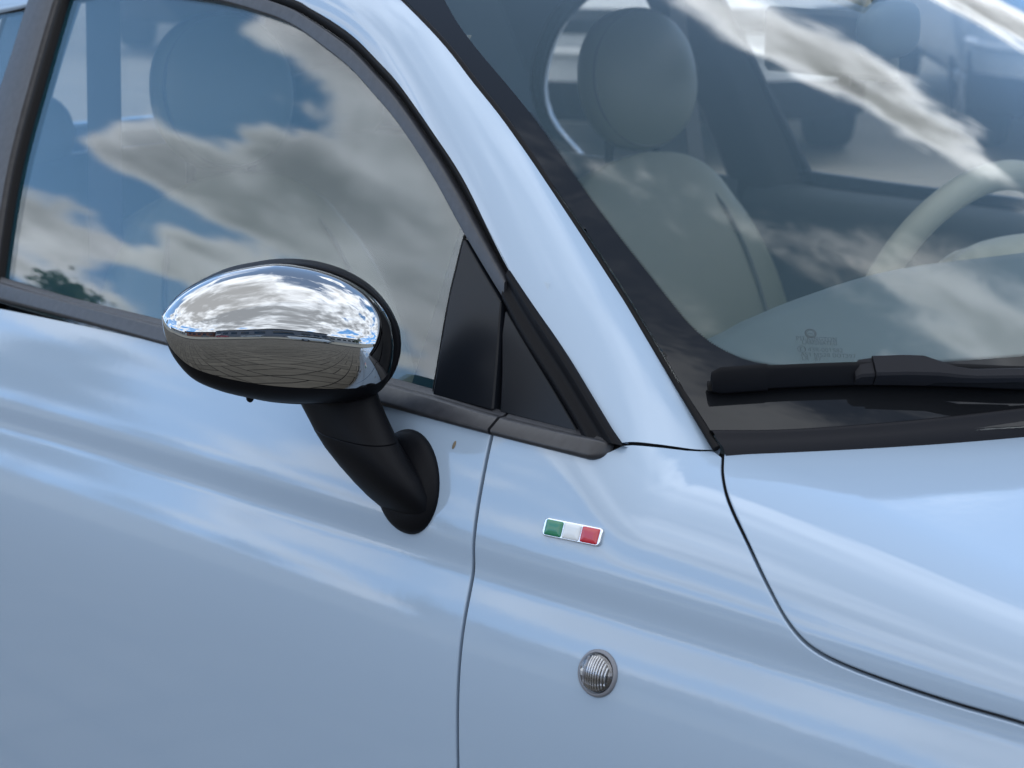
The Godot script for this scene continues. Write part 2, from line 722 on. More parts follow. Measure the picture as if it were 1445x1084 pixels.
# a band over the side glass between two curves in (x, y); prof: (share across, height over the glass)
func band(m: Dictionary, A: PackedVector3Array, B: PackedVector3Array, prof: Array, side: float, ends := true):
	var P := []
	for i in A.size():
		var row := PackedVector3Array()
		for q in prof:
			var c := A[i].lerp(B[i], q[0])
			row.append(Gp(c.x, c.y, q[1], side))
		P.append(row)
	grid(m, P, null, Vector3(0, 0.3, side))
	if ends:
		for e in [0, A.size() - 1]:
			var row := PackedVector3Array()
			var low := PackedVector3Array()
			for q in prof:
				var c := A[e].lerp(B[e], q[0])
				row.append(Gp(c.x, c.y, q[1], side))
				low.append(Gp(c.x, c.y, -0.012, side))
			var o := 1 if e == 0 else A.size() - 2
			grid(m, [row, low], null, Gp(A[e].x, A[e].y, 0, side) - Gp(A[o].x, A[o].y, 0, side))


# ------------------------------------------------------------------ body panels
const GAP := [Vector2(-0.62, -0.460), Vector2(-0.35, -0.465), Vector2(-0.212, -0.470), Vector2(-0.132, -0.4745), Vector2(-0.062, -0.479), Vector2(-0.01, -0.4825), Vector2(0.045, -0.489), Vector2(0.08, -0.4925), Vector2(0.118, -0.4965), Vector2(0.16, -0.500)]
const BONNET := [Vector2(-0.2785, 0.1815), Vector2(-0.25, 0.149), Vector2(-0.22, 0.12), Vector2(-0.168, 0.079), Vector2(-0.131, 0.048), Vector2(-0.102, 0.024), Vector2(-0.077, 0.010), Vector2(-0.047, 0.003), Vector2(0.005, -0.001), Vector2(0.074, -0.003), Vector2(0.137, -0.003), Vector2(0.3, -0.01), Vector2(0.5, -0.02), Vector2(0.64, -0.03)]
const FENDER_TOP := [Vector2(-0.51, 0.126), Vector2(-0.40, 0.126), Vector2(-0.357, 0.128), Vector2(-0.348, 0.141), Vector2(-0.324, 0.154), Vector2(-0.302, 0.169), Vector2(-0.287, 0.187)]
const REAR := [Vector2(-0.284, 0.188), Vector2(-0.254, 0.232), Vector2(-0.217, 0.285), Vector2(-0.178, 0.354), Vector2(-0.139, 0.430), Vector2(-0.09, 0.56), Vector2(-0.055, 0.70), Vector2(-0.03, 0.84)]


func fender_top(x: float) -> float:
	return lookup(FENDER_TOP, x) if x < -0.287 else lookup(BONNET, x)


func bonnet_mid(x: float) -> float:
	# s at which the section reaches the middle of the car
	var lo := 0.2
	var hi := 1.12
	for k in 24:
		var m := (lo + hi) / 2.0
		if Sp(x, m).z > 0.0:
			lo = m
		else:
			hi = m
	return lo


func body():
	orient = 1.0
	if Sn(-1.0, 0.0).z < 0.0:
		orient = -1.0
	for side in [1.0, -1.0]:
		var door := part("door", car)
		var m := mb()
		panel(m, func(u, v):
			var s := lerpf(-0.60, 0.127, v)
			return Vector2(lerpf(-1.56, lookup(GAP, s) - 0.0020, u), s), 130, 150, "LR", side, 0.0014, 0.006)
		build(m, "outer_skin", M.blue_paint, door)
		m = mb()
		var wing := part("front_fender", car)
		var xs := []
		for k in 20:
			xs.append(lerpf(-0.488, -0.36, k / 20.0))
		for k in 44:
			xs.append(lerpf(-0.36, -0.05, k / 44.0))
		for k in 31:
			xs.append(lerpf(-0.05, 0.62, k / 30.0))
		var nx := xs.size() - 1
		panel(m, func(u, v):
			var x: float = xs[int(round(u * nx))]
			var s := lerpf(-0.60, fender_top(x) - 0.0014, v)
			var w := clampf(1.0 - (x + 0.488) / 0.1, 0.0, 1.0)
			return Vector2(x + (lookup(GAP, s) + 0.0020 + 0.488) * w, s), nx, 150, "LT", side, 0.0014, 0.006)
		build(m, "outer_skin", M.blue_paint, wing)
		m = mb()
		panel(m, func(u, v): return Vector2(lerpf(-2.7, -1.565, u), lerpf(-0.60, 0.127, v)), 40, 60, "R", side)
		build(m, "rear_side_panel", M.blue_paint, car)
		# black strips behind the shut lines, painted for the shade and seals inside
		m = mb()
		var rows := []
		for k in 40:
			var s := lerpf(-0.6, 0.13, k / 39.0)
			var row := PackedVector3Array()
			for dx in [-0.012, 0.012]:
				var x = lookup(GAP, s) + dx
				var p := Sp(x, s) - Sn(x, s) * 0.0045
				row.append(Vector3(p.x, p.y, p.z * side))
			rows.append(row)
		grid(m, rows, null, Vector3(0, 0, side))
		build(m, "door_gap_shade", M.gap_black, car)
		m = mb()
		rows = []
		for k in 80:
			var x := lerpf(-0.355, 0.62, k / 79.0)
			var row := PackedVector3Array()
			for ds in [-0.014, 0.014]:
				var p := Sp(x, fender_top(x) + ds) - Sn(x, fender_top(x) + ds) * 0.0065
				row.append(Vector3(p.x, p.y, p.z * side))
			rows.append(row)
		grid(m, rows, null, Vector3(0, 1, side))
		build(m, "bonnet_gap_shade", M.gap_black, car)
	# bonnet: both halves in one skin
	var bm := mb()
	var mids := {}
	for side in [1.0, -1.0]:
		var bx := []
		for k in 70:
			bx.append(lerpf(-0.2785, -0.03, pow(k / 70.0, 1.25)))
		for k in 41:
			bx.append(lerpf(-0.03, 0.62, k / 40.0))
		var nb := bx.size() - 1
		for x in bx:
			mids[x] = bonnet_mid(x)
		panel(bm, func(u, v):
			var x: float = bx[int(round(u * nb))]
			var lo := lookup(BONNET, x) + 0.0018
			var hi: float = minf(mids[x], lookup(REAR, x)) if x < -0.03 else mids[x]
			return Vector2(x, lerpf(lo, maxf(hi, lo + 0.002), v)), nb, 90, "B" , side, 0.0026)
	build(bm, "bonnet", M.blue_paint, car)
	# what closes the body below: floor, nose, wheels
	var fm := mb()
	box(fm, Vector3(-1.0, 0.24, 0), Vector3(3.3, 0.03, 1.5))
	build(fm, "floor", M.floor_carpet, car)
	fm = mb()
	ellipsoid(fm, Vector3(0.60, 0.50, 0), Vector3(0.13, 0.30, 0.72), Basis.IDENTITY, 3.5)
	build(fm, "front_bumper", M.blue_paint, car)
	for x in [0.0, -2.30]:
		for side in [1.0, -1.0]:
			wheel(Vector3(x, 0.29, 0.68 * side), 0.29, 0.18, car)


func wheel(c: Vector3, r: float, w: float, parent: Node):
	var o := part("wheel", parent)
	var m := mb()
	var P := []
	for q in [[0.62, -0.5], [0.93, -0.5], [1.0, -0.38], [1.0, 0.38], [0.93, 0.5], [0.62, 0.5]]:
		var row := PackedVector3Array()
		for k in 29:
			var a := TAU * k / 28
			row.append(c + Vector3(cos(a) * r * q[0], sin(a) * r * q[0], q[1] * w))
		P.append(row)
	grid(m, P, null, null, true)
	build(m, "tyre", M.tyre_rubber, o)
	m = mb()
	for sg in [-1.0, 1.0]:
		for k in 6:
			var a := TAU * k / 6
			box(m, c + Vector3(cos(a) * r * 0.33, sin(a) * r * 0.33, sg * w * 0.44), Vector3(r * 0.56, r * 0.16, 0.02), Basis(Vector3(0, 0, 1), a), 0.006)
		var ring := PackedVector3Array()
		for k in 25:
			var a := TAU * k / 24
			ring.append(c + Vector3(cos(a) * r * 0.61, sin(a) * r * 0.61, sg * w * 0.2))
		cap(m, ring, Vector3(0, 0, sg))
	build(m, "rim", M.wheel_alloy, o)


# ------------------------------------------------------------------ windows, frames, pillars, roof
const FRAME_IN := [Vector2(-1.60, 1.262), Vector2(-1.45, 1.279), Vector2(-1.247, 1.279), Vector2(-1.113, 1.269), Vector2(-1.046, 1.259), Vector2(-0.983, 1.243), Vector2(-0.914, 1.223), Vector2(-0.86, 1.202), Vector2(-0.794, 1.174), Vector2(-0.712, 1.131), Vector2(-0.634, 1.083), Vector2(-0.545, 1.030)]
const FRAME_OUT := [Vector2(-1.60, 1.290), Vector2(-1.45, 1.307), Vector2(-1.25, 1.305), Vector2(-1.08, 1.289), Vector2(-1.032, 1.28), Vector2(-0.981, 1.269), Vector2(-0.929, 1.255), Vector2(-0.874, 1.235), Vector2(-0.821, 1.214), Vector2(-0.738, 1.173), Vector2(-0.659, 1.130), Vector2(-0.554, 1.0605)]


func poly_sheet(m: Dictionary, outline: Array, h: float, side: float, rim := 0.004):
	# a plate that follows the side glass at height h, with a chamfered edge down to the glass
	var pts := PackedVector2Array()
	for p in outline:
		pts.append(p)
	var centre := Vector2.ZERO
	for p in pts:
		centre += p / pts.size()
	var inner := Geometry2D.offset_polygon(pts, -rim)
	var q: PackedVector2Array = inner[0] if inner.size() else pts
	var b: int = m.v.size()
	var c0 := Gn(centre.x, centre.y)
	m.v.append(Gp(centre.x, centre.y, h, side))
	m.n.append(Vector3(c0.x, c0.y, c0.z * side))
	for p in q:
		m.v.append(Gp(p.x, p.y, h, side))
		var n := Gn(p.x, p.y)
		m.n.append(Vector3(n.x, n.y, n.z * side))
	for k in q.size():
		tri(m, b, b + 1 + k, b + 1 + (k + 1) % q.size())
	for k in q.size():
		var a := q[k]
		var c := q[(k + 1) % q.size()]
		var d := (c - a).normalized()
		var o := Vector2(d.y, -d.x)
		if Geometry2D.is_point_in_polygon((a + c) / 2 + o * 0.0015, q):
			o = -o
		var rows := [PackedVector3Array(), PackedVector3Array(), PackedVector3Array()]
		for p in [a, c]:
			rows[0].append(Gp(p.x, p.y, h, side))
			rows[1].append(Gp(p.x + o.x * rim * 0.8, p.y + o.y * rim * 0.8, h - rim * 0.5, side))
			rows[2].append(Gp(p.x + o.x * rim, p.y + o.y * rim, -0.006, side))
		grid(m, rows, null, Gp(a.x + o.x, a.y + o.y, 0.3, side) - Gp(a.x, a.y, 0, side))


func greenhouse():
	var n := 90
	var fi := spline(FRAME_IN, n)
	var fo := spline(FRAME_OUT, n)
	var mid := PackedVector3Array()
	for k in n:
		mid.append(fi[k].lerp(fo[k], 0.62))
	for side in [1.0, -1.0]:
		var door: Node = car.get_node("door" if side > 0 else "door_001")
		# door window glass: two faces of a 3.5 mm pane, its edges under the frame
		var m := mb()
		for off in [-0.003, -0.0065]:
			var P := []
			for i in 61:
				var x := lerpf(-1.60, -0.50, i / 60.0)
				var top := lookup(FRAME_OUT, minf(x, -0.556)) - 0.006
				var row := PackedVector3Array()
				for j in 31:
					row.append(Gp(x, lerpf(0.90, top, j / 30.0), off, side))
				P.append(row)
			grid(m, P, null, Vector3(0, 0, side) if off > -0.005 else Vector3(0, 0, -side))
		build(m, "window_pane", M.side_glass_clear, door)
		m = mb()
		band(m, fi, mid, [[0, -0.006], [0.0, 0.002], [0.04, 0.005], [0.12, 0.0065], [0.85, 0.0085], [0.95, 0.007], [1.0, 0.003], [1.0, -0.008]], side)
		build(m, "window_frame", M.grey_trim, door)
		m = mb()
		var out2 := PackedVector3Array()
		for k in n:
			out2.append(mid[k].lerp(fo[k], 1.12))
		band(m, mid, out2, [[0, -0.004], [0.1, -0.001], [0.55, 0.003], [0.8, 0.004], [1.0, 0.0]], side)
		build(m, "window_seal", M.rubber, car)
		# mirror corner plate of the door
		m = mb()
		poly_sheet(m, [Vector2(-0.6335, 1.083), Vector2(-0.629, 1.055), Vector2(-0.625, 1.024), Vector2(-0.614, 0.971), Vector2(-0.606, 0.930), Vector2(-0.513, 0.930), Vector2(-0.527, 0.975), Vector2(-0.5405, 1.012), Vector2(-0.547, 1.030), Vector2(-0.59, 1.056)], 0.006, side, 0.003)
		build(m, "mirror_corner_plate", M.sail_plastic, door)
		m = mb()
		var lip := spline([Vector2(-0.6345, 1.083), Vector2(-0.626, 1.024), Vector2(-0.615, 0.971), Vector2(-0.607, 0.930)], 16)
		var path := PackedVector3Array()
		for p in lip:
			path.append(Gp(p.x, p.y, 0.002, side))
		tube(m, path, 0.0022, 6)
		build(m, "pane_run_seal", M.rubber, door)
		# fixed corner in front of the door
		var fix := part("fixed_corner", car)
		m = mb()
		poly_sheet(m, [Vector2(-0.5445, 1.0275), Vector2(-0.537, 1.000), Vector2(-0.521, 0.966), Vector2(-0.5075, 0.930), Vector2(-0.392, 0.930), Vector2(-0.44, 0.962)], 0.004, side, 0.003)
		build(m, "corner_plate", M.sail_plastic, fix)
		m = mb()
		band(m, spline([Vector2(-0.548, 1.030), Vector2(-0.50, 0.997), Vector2(-0.45, 0.967), Vector2(-0.40, 0.935), Vector2(-0.392, 0.928)], 24),
			spline([Vector2(-0.553, 1.0595), Vector2(-0.498, 1.0280), Vector2(-0.441, 0.995), Vector2(-0.394, 0.9650), Vector2(-0.341, 0.930)], 24),
			[[0, 0.0], [0.05, 0.006], [0.2, 0.0085], [0.32, 0.007], [0.45, 0.004], [0.62, 0.0045], [0.8, 0.008], [0.94, 0.007], [1.0, 0.002]], side)
		build(m, "corner_frame", M.black_plastic, fix)
		# strips along the belt line
		var f2 := func(x0: float, x1: float, nn: int) -> Array:
			var P := []
			for i in nn + 1:
				var x := lerpf(x0, x1, i / float(nn))
				var row := PackedVector3Array()
				var bot := lookup([Vector2(-1.60, 0.141), Vector2(-1.458, 0.136), Vector2(-1.27, 0.131), Vector2(-1.073, 0.126), Vector2(-0.604, 0.1185), Vector2(-0.30, 0.1185)], x)
				var gy := lookup([Vector2(-1.60, 0.928), Vector2(-1.31, 0.928), Vector2(-1.118, 0.932), Vector2(-0.80, 0.937), Vector2(-0.606, 0.937), Vector2(-0.51, 0.934), Vector2(-0.36, 0.935)], x)
				var a := Sp(x, bot)
				var an := Sn(x, bot)
				var top := Gp(x, gy, 0.0, 1.0)
				for q in [a - an * 0.004, a + an * 0.001, a + an * 0.0035 + Vector3(0, 0.001, 0), a + an * 0.005 + Vector3(0, 0.0045, -0.001), a.lerp(top, 0.62) + an * 0.0085, a.lerp(top, 0.70) + an * 0.0085, a.lerp(top, 0.76) + an * 0.006, a.lerp(top, 0.80) + an * 0.0035, top + an * 0.0025, top - an * 0.002]:
					row.append(Vector3(q.x, q.y, q.z * side))
				P.append(row)
			return P
		m = mb()
		grid(m, f2.call(-1.545, -0.4985, 80), null, Vector3(0, 0.3, side))
		var e1: Array = f2.call(-0.4985, -0.4975, 1)
		var inset := PackedVector3Array()
		for p in e1[0]:
			inset.append(p + Vector3(0, 0, -0.012 * side))
		grid(m, [e1[0], inset], null, Vector3.RIGHT)
		build(m, "belt_strip", M.grey_trim, door)
		m = mb()
		var tip: Array = f2.call(-0.4945, -0.372, 24)
		# rounded front end of the strip
		var last: PackedVector3Array = tip[tip.size() - 1]
		for k in range(1, 9):
			var a := k / 8.0 * PI / 2
			var row := PackedVector3Array()
			for j in last.size():
				var w := j / (last.size() - 1.0)
				var lo := last[0]
				var target: Vector3 = lo.lerp(last[last.size() - 1], 0.45 + 0.55 * w)
				row.append(last[j].lerp(target, 1.0 - cos(a)) + Vector3(sin(a) * lerpf(0.019, 0.015, w), 0, -0.004 * side * (1.0 - cos(a))))
			tip.append(row)
		grid(m, tip, null, Vector3(0, 0.3, side))
		var fr: PackedVector3Array = tip[0]
		inset = PackedVector3Array()
		for p in fr:
			inset.append(p + Vector3(0, 0, -0.012 * side))
		grid(m, [fr, inset], null, Vector3.LEFT)
		build(m, "belt_strip", M.grey_trim, fix)
		# dark filling behind the gaps round the corner
		m = mb()
		var rows := []
		for i in 9:
			var x := lerpf(-0.66, -0.34, i / 8.0)
			rows.append(PackedVector3Array([Gp(x, 0.89, -0.010, side), Gp(x, minf(lookup(FRAME_OUT, minf(x, -0.554)) if x < -0.554 else 1.0585 - (x + 0.553) * 0.64, 1.1), -0.010, side)]))
		grid(m, rows, null, Vector3(0, 0, side))
		build(m, "corner_backing", M.gap_black, car)
		# B-pillar cover, rear side window, C-pillar
		m = mb()
		band(m, spline([Vector2(-1.60, 1.30), Vector2(-1.591, 1.26), Vector2(-1.564, 1.164), Vector2(-1.537, 1.053), Vector2(-1.499, 0.944), Vector2(-1.494, 0.92)], 24),
			spline([Vector2(-1.670, 1.30), Vector2(-1.662, 1.257), Vector2(-1.645, 1.188), Vector2(-1.637, 1.13), Vector2(-1.62, 1.02), Vector2(-1.60, 0.92)], 24),
			[[0, 0.0], [0.03, 0.008], [0.95, 0.008], [1.0, 0.004], [1.0, -0.006]], side)
		build(m, "b_pillar_cover", M.grey_trim, car)
		m = mb()
		band(m, spline([Vector2(-1.580, 1.29), Vector2(-1.572, 1.262), Vector2(-1.545, 1.165), Vector2(-1.521, 1.055), Vector2(-1.480, 0.928), Vector2(-1.474, 0.91)], 24),
			spline([Vector2(-1.60, 1.29), Vector2(-1.591, 1.26), Vector2(-1.564, 1.164), Vector2(-1.537, 1.053), Vector2(-1.499, 0.944), Vector2(-1.492, 0.91)], 24),
			[[0, -0.004], [0.1, 0.004], [0.5, 0.006], [0.9, 0.002], [1.0, -0.004]], side)
		build(m, "pane_rear_seal", M.rubber, door)
		m = mb()
		for off in [-0.001, -0.0045]:
			var P := []
			for i in 21:
				var x := lerpf(-2.12, -1.61, i / 20.0)
				var row := PackedVector3Array()
				for j in 13:
					row.append(Gp(x, lerpf(0.90, 1.255, j / 12.0), off, side))
				P.append(row)
			grid(m, P, null, Vector3(0, 0, side) if off > -0.003 else Vector3(0, 0, -side))
		build(m, "rear_side_window", M.side_glass_clear, car)
		m = mb()
		band(m, spline([Vector2(-2.03, 0.89), Vector2(-2.09, 0.96), Vector2(-2.07, 1.04), Vector2(-1.97, 1.14), Vector2(-1.82, 1.215), Vector2(-1.66, 1.248), Vector2(-1.585, 1.268)], 30),
			spline([Vector2(-2.65, 0.89), Vector2(-2.66, 1.0), Vector2(-2.55, 1.14), Vector2(-2.35, 1.24), Vector2(-2.0, 1.31), Vector2(-1.75, 1.32), Vector2(-1.56, 1.325)], 30),
			[[0, -0.006], [0.0, 0.003], [0.06, 0.004], [0.9, 0.004], [1.0, 0.0]], side)
		build(m, "c_pillar", M.blue_paint, car)
		m = mb()
		band(m, spline([Vector2(-2.03, 0.89), Vector2(-2.09, 0.96), Vector2(-2.07, 1.04), Vector2(-1.97, 1.14), Vector2(-1.82, 1.215), Vector2(-1.62, 1.248)], 30),
			spline([Vector2(-2.05, 0.86), Vector2(-2.12, 0.955), Vector2(-2.10, 1.05), Vector2(-1.985, 1.162), Vector2(-1.825, 1.238), Vector2(-1.62, 1.268)], 30),
			[[0, -0.01], [0.1, 0.0], [0.5, 0.004], [0.9, 0.0], [1.0, -0.01]], side)
		build(m, "rear_side_window_seal", M.rubber, car)
		pillar_and_rail(side)
	# roof skin and lining between the rails
	for under in [false, true]:
		var P := []
		for i in 41:
			var t := i / 40.0
			var x := lerpf(-0.93, -2.62, t)
			var row := PackedVector3Array()
			for j in 31:
				var c := j / 15.0 - 1.0
				var e := rail_in(x)
				row.append(Vector3(x - 0.085 * (1.0 - c * c) * (1.0 - t), e.y + 0.078 * (1.0 - c * c) - (0.03 if under else 0.0) - (0.0 if not under else 0.01), e.z * c * (0.97 if under else 1.0)))
			P.append(row)
		var m := mb()
		grid(m, P, null, Vector3.DOWN if under else Vector3.UP)
		build(m, "headlining" if under else "roof", M.lining if under else M.blue_paint, car)
	# tailgate
	var tg := part("tailgate", car)
	var m2 := mb()
	box(m2, Vector3(-2.66, 0.70, 0), Vector3(0.06, 0.50, 1.40), Basis.IDENTITY, 0.02)
	build(m2, "lower_panel", M.blue_paint, tg)
	m2 = mb()
	for sg in [-1.0, 1.0]:
		box(m2, Vector3(-2.63, 1.06, 0.59 * sg), Vector3(0.06, 0.46, 0.30), Basis(Vector3(1, 0, 0), 0.22 * sg), 0.02)
	box(m2, Vector3(-2.60, 1.225, 0), Vector3(0.06, 0.11, 1.10), Basis.IDENTITY, 0.02)
	build(m2, "window_surround", M.dark_trim, tg)
	m2 = mb()
	box(m2, Vector3(-2.645, 1.08, 0), Vector3(0.004, 0.30, 0.98))
	build(m2, "rear_window", M.side_glass_clear, tg)


const E1PTS := [Vector2(-0.3505, 0.9345), Vector2(-0.445, 0.993), Vector2(-0.556, 1.060), Vector2(-0.659, 1.130), Vector2(-0.738, 1.173), Vector2(-0.821, 1.214), Vector2(-0.874, 1.235), Vector2(-0.929, 1.255), Vector2(-0.981, 1.269), Vector2(-1.032, 1.280), Vector2(-1.08, 1.289), Vector2(-1.25, 1.306), Vector2(-1.45, 1.309), Vector2(-1.75, 1.312), Vector2(-2.1, 1.29), Vector2(-2.62, 1.10)]


func rail_in(x: float) -> Vector3:
	var y := lookup([Vector2(-2.62, 1.19), Vector2(-2.3, 1.30), Vector2(-2.0, 1.362), Vector2(-1.6, 1.395), Vector2(-1.3, 1.385), Vector2(-1.05, 1.346), Vector2(-0.93, 1.310)], x)
	var z := lookup([Vector2(-2.62, 0.45), Vector2(-2.0, 0.47), Vector2(-1.6, 0.48), Vector2(-1.3, 0.488), Vector2(-1.05, 0.512), Vector2(-0.93, 0.542)], x)
	return Vector3(x, y, z)


func pillar_edges() -> Array:
	# outer and inner edge of the A-pillar and of the rail that runs on from it, as curves in space
	var a := spline(E1PTS, 140)
	var A := PackedVector3Array()
	for p in a:
		A.append(Gp(p.x, p.y, 0.004, 1.0))
	var pts := []
	for q in [Vector3(-0.286, 0.931, 0.661), Vector3(-0.348, 0.977, 0.650), Vector3(-0.417, 1.027, 0.638), Vector3(-0.49, 1.077, 0.625), Vector3(-0.581, 1.136, 0.608), Vector3(-0.629, 1.166, 0.599), Vector3(-0.681, 1.196, 0.589), Vector3(-0.734, 1.224, 0.580), Vector3(-0.789, 1.253, 0.569), Vector3(-0.845, 1.279, 0.560)]:
		pts.append(q)
	for x in [-0.93, -1.05, -1.2, -1.4, -1.6, -1.8, -2.0, -2.2, -2.4, -2.62]:
		pts.append(rail_in(x))
	return [A, spline(pts, 140)]


func pillar_and_rail(side: float):
	var e := pillar_edges()
	var A: PackedVector3Array = e[0]
	var B: PackedVector3Array = e[1]
	var foot_now := PackedVector3Array()
	var m := mb()
	var P := []
	for i in A.size():
		var row := PackedVector3Array()
		var up := ((B[i] - A[i]).cross(A[mini(i + 1, A.size() - 1)] - A[maxi(i - 1, 0)])).normalized()
		if up.y < 0:
			up = -up
		var ctrl := A[i].lerp(B[i], 0.52) + up * 0.016 * minf(A[i].distance_to(B[i]) / 0.09, 1.5)
		for j in 25:
			var c := j / 24.0
			var p := A[i] * (1 - c) * (1 - c) + ctrl * 2.0 * c * (1 - c) + B[i] * c * c
			var w := pow(clampf(1.0 - i / 13.0, 0.0, 1.0), 2.0)
			if w > 0.0:
				var kx := lerpf(-0.348, -0.2875, c)
				var k := Sp(kx, lookup(FENDER_TOP, kx) + 0.0024)
				var c2: Vector3 = p if i == 0 else foot_now[j]
				if i == 0:
					foot_now.append(p)
				p += (k - c2) * w
			row.append(Vector3(p.x, p.y, p.z * side))
		P.append(row)
	# edges turned in
	var Q := []
	for i in P.size():
		var r: PackedVector3Array = P[i]
		var nrm := Vector3(0, 0.6, side).normalized()
		var row := PackedVector3Array()
		row.append(r[0] - nrm * 0.012)
		row.append_array(r)
		row.append(r[24] + Vector3(-0.006, -0.006, -0.002 * side))
		Q.append(row)
	grid(m, P, null, Vector3(0.2, 0.5, side))
	for c in [0, 24]:
		var rows := []
		for i in P.size():
			var d := Vector3(0, -0.004, -0.012 * side) if c == 0 else Vector3(-0.004, -0.012, 0)
			rows.append(PackedVector3Array([P[i][c], P[i][c] + d]))
		grid(m, rows, null, Vector3(0, -0.2, side) if c == 0 else Vector3(1, 0.2, -0.5 * side))
	var foot := PackedVector3Array()
	for p in P[0]:
		foot.append(p + Vector3(-0.005, -0.003, -0.008 * side))
	grid(m, [P[0], foot], null, Vector3(1, -0.5, 0))
	build(m, "a_pillar", M.blue_paint, car)
	# the pillar's inside
	m = mb()
	var inner := []
	for i in range(0, 100):
		var a := A[i] + Vector3(-0.01, -0.03, -0.05)
		var b := B[i] + Vector3(-0.05, -0.03, -0.015)
		inner.append(PackedVector3Array([Vector3(A[i].x, A[i].y - 0.01, (A[i].z - 0.012) * side), Vector3(a.x, a.y, a.z * side), Vector3(b.x, b.y, b.z * side), Vector3(B[i].x - 0.01, B[i].y - 0.008, B[i].z * side)]))
	grid(m, inner, null, Vector3(-0.5, -0.3, -side))
	build(m, "pillar_lining", M.lining, car)
	# windscreen edge rubber
	m = mb()
	var path := PackedVector3Array()
	for i in 78:
		path.append(Vector3(B[i].x + 0.002, B[i].y - 0.0025, (B[i].z - 0.0035) * side))
	tube(m, path, 0.0038, 8)
	build(m, "windscreen_rubber", M.rubber, car)


# ------------------------------------------------------------------ windscreen, its print, cowl
func windscreen():
	var ws := part("windscreen", car)
	var m := mb()
	for off in [0.0, -0.0045]:
		var P := []
		var N := []
		for i in 49:
			var row := PackedVector3Array()
			var nr := PackedVector3Array()
			for j in 41:
				var y := lerpf(0.9375, 1.40, j / 40.0)
				var z := (i / 24.0 - 1.0) * (screen_edge(y) - 0.002)
				row.append(Wp(y, z, off))
				nr.append(Wn(y, z) * (1.0 if off == 0.0 else -1.0))
			P.append(row)
			N.append(nr)
		grid(m, P, N)
	build(m, "pane", M.screen_glass_clear, ws)
	# printed black border under the outer face
	var inner := spline([Vector2(1.345, 0.0), Vector2(1.343, 0.2), Vector2(1.335, 0.40), Vector2(1.318, 0.49), Vector2(1.294, 0.517), Vector2(1.257, 0.539), Vector2(1.197, 0.560), Vector2(1.136, 0.583), Vector2(1.095, 0.594), Vector2(1.066, 0.599), Vector2(1.035, 0.603), Vector2(1.018, 0.603), Vector2(1.004, 0.596), Vector2(0.993, 0.578), Vector2(0.9885, 0.54), Vector2(0.989, 0.446), Vector2(0.990, 0.351), Vector2(0.992, 0.2), Vector2(0.993, 0.0)], 160)
	m = mb()
	var P := []
	for i in inner.size():
		var y := inner[i].x
		var z := inner[i].y
		# outwards from the middle of the pane to its edge
		var c := Vector2(1.165, 0.0)
		var d := Vector2(y, z) - c
		var k := 1.0
		for s in 200:
			k = 1.0 + s * 0.02
			var q := c + d * k
			if q.x > 1.395 or q.x < 0.9385 or q.y > screen_edge(q.x) - 0.003:
				break
		var row := PackedVector3Array()
		for s in 7:
			var q := c + d * lerpf(1.0, k, s / 6.0)
			row.append(Wp(clampf(q.x, 0.9385, 1.396), minf(q.y, screen_edge(q.x) - 0.003), 0.0005))
		P.append(row)
	for side in [1.0, -1.0]:
		var Q := []
		for r in P:
			var row := PackedVector3Array()
			for p in r:
				row.append(Vector3(p.x, p.y, p.z * side))
			Q.append(row)
		grid(m, Q, null, Vector3(0.5, 0.8, 0))
	build(m, "black_border", M.print_black, ws)
	# the border fades out in a fringe of fine teeth
	m = mb()
	for side in [1.0, -1.0]:
		var fine := spline([Vector2(1.197, 0.560), Vector2(1.136, 0.583), Vector2(1.095, 0.594), Vector2(1.066, 0.599), Vector2(1.035, 0.603), Vector2(1.018, 0.603), Vector2(1.004, 0.596), Vector2(0.993, 0.578), Vector2(0.9885, 0.54), Vector2(0.989, 0.446), Vector2(0.990, 0.351), Vector2(0.992, 0.2), Vector2(0.993, 0.0)], 560)
		for i in fine.size() - 1:
			var a := Vector2(fine[i].x, fine[i].y)
			var b := Vector2(fine[i + 1].x, fine[i + 1].y)
			var d := (b - a).normalized()
			var o := Vector2(-d.y, d.x)
			if (Vector2(1.165, 0) - a).dot(o) < 0:
				o = -o
			var at: int = m.v.size()
			for q in [a.lerp(b, 0.1), a.lerp(b, 0.75), a.lerp(b, 0.42) + o * 0.0024]:
				m.v.append(Wp(q.x, q.y * side, 0.0006))
				m.n.append(Wn(q.x, q.y * side))
			tri(m, at, at + 1, at + 2)
	build(m, "border_fringe", M.print_black, ws, "stuff")
	# maker's mark printed on the pane
	var o0 := Vector2(1.0085, 0.533)
	var ex := (Wp(1.0068, 0.505, 0) - Wp(1.0085, 0.533, 0)).normalized()
	var nrm := Wn(1.0, 0.52)
	var ey := nrm.cross(ex).normalized()
	var org := Wp(1.0055, 0.5345, -0.0012)
	var bs := Basis(ex, ey, nrm)
	lettering("PILKINGTON", 0.0036, "Droid Serif", bs, org + ey * 0.0088, ws, "maker_lettering", M.print_grey)
	lettering("LAMINATED", 0.0019, "Droid Sans", bs, org + ex * 0.0055 + ey * 0.0046, ws, "maker_lettering", M.print_grey)
	lettering("E1", 0.0030, "Droid Sans", bs, org + ex * 0.0024 - ey * 0.0044, ws, "maker_lettering", M.print_grey)
	lettering("43R-001582", 0.0030, "Droid Sans", bs, org + ex * 0.0105 - ey * 0.0044, ws, "maker_lettering", M.print_grey)
	lettering("AS1 M528 DOT397", 0.0026, "Droid Sans", bs, org + ex * 0.0030 - ey * 0.0106, ws, "maker_lettering", M.print_grey)
	lettering("LR   87", 0.0022, "Droid Sans", bs, org + ex * 0.0035 - ey * 0.0152, ws, "maker_lettering", M.print_grey)
	ring_mark(ws, org + ex * 0.0150 + ey * 0.0168, bs, 0.0058, 0.0046)
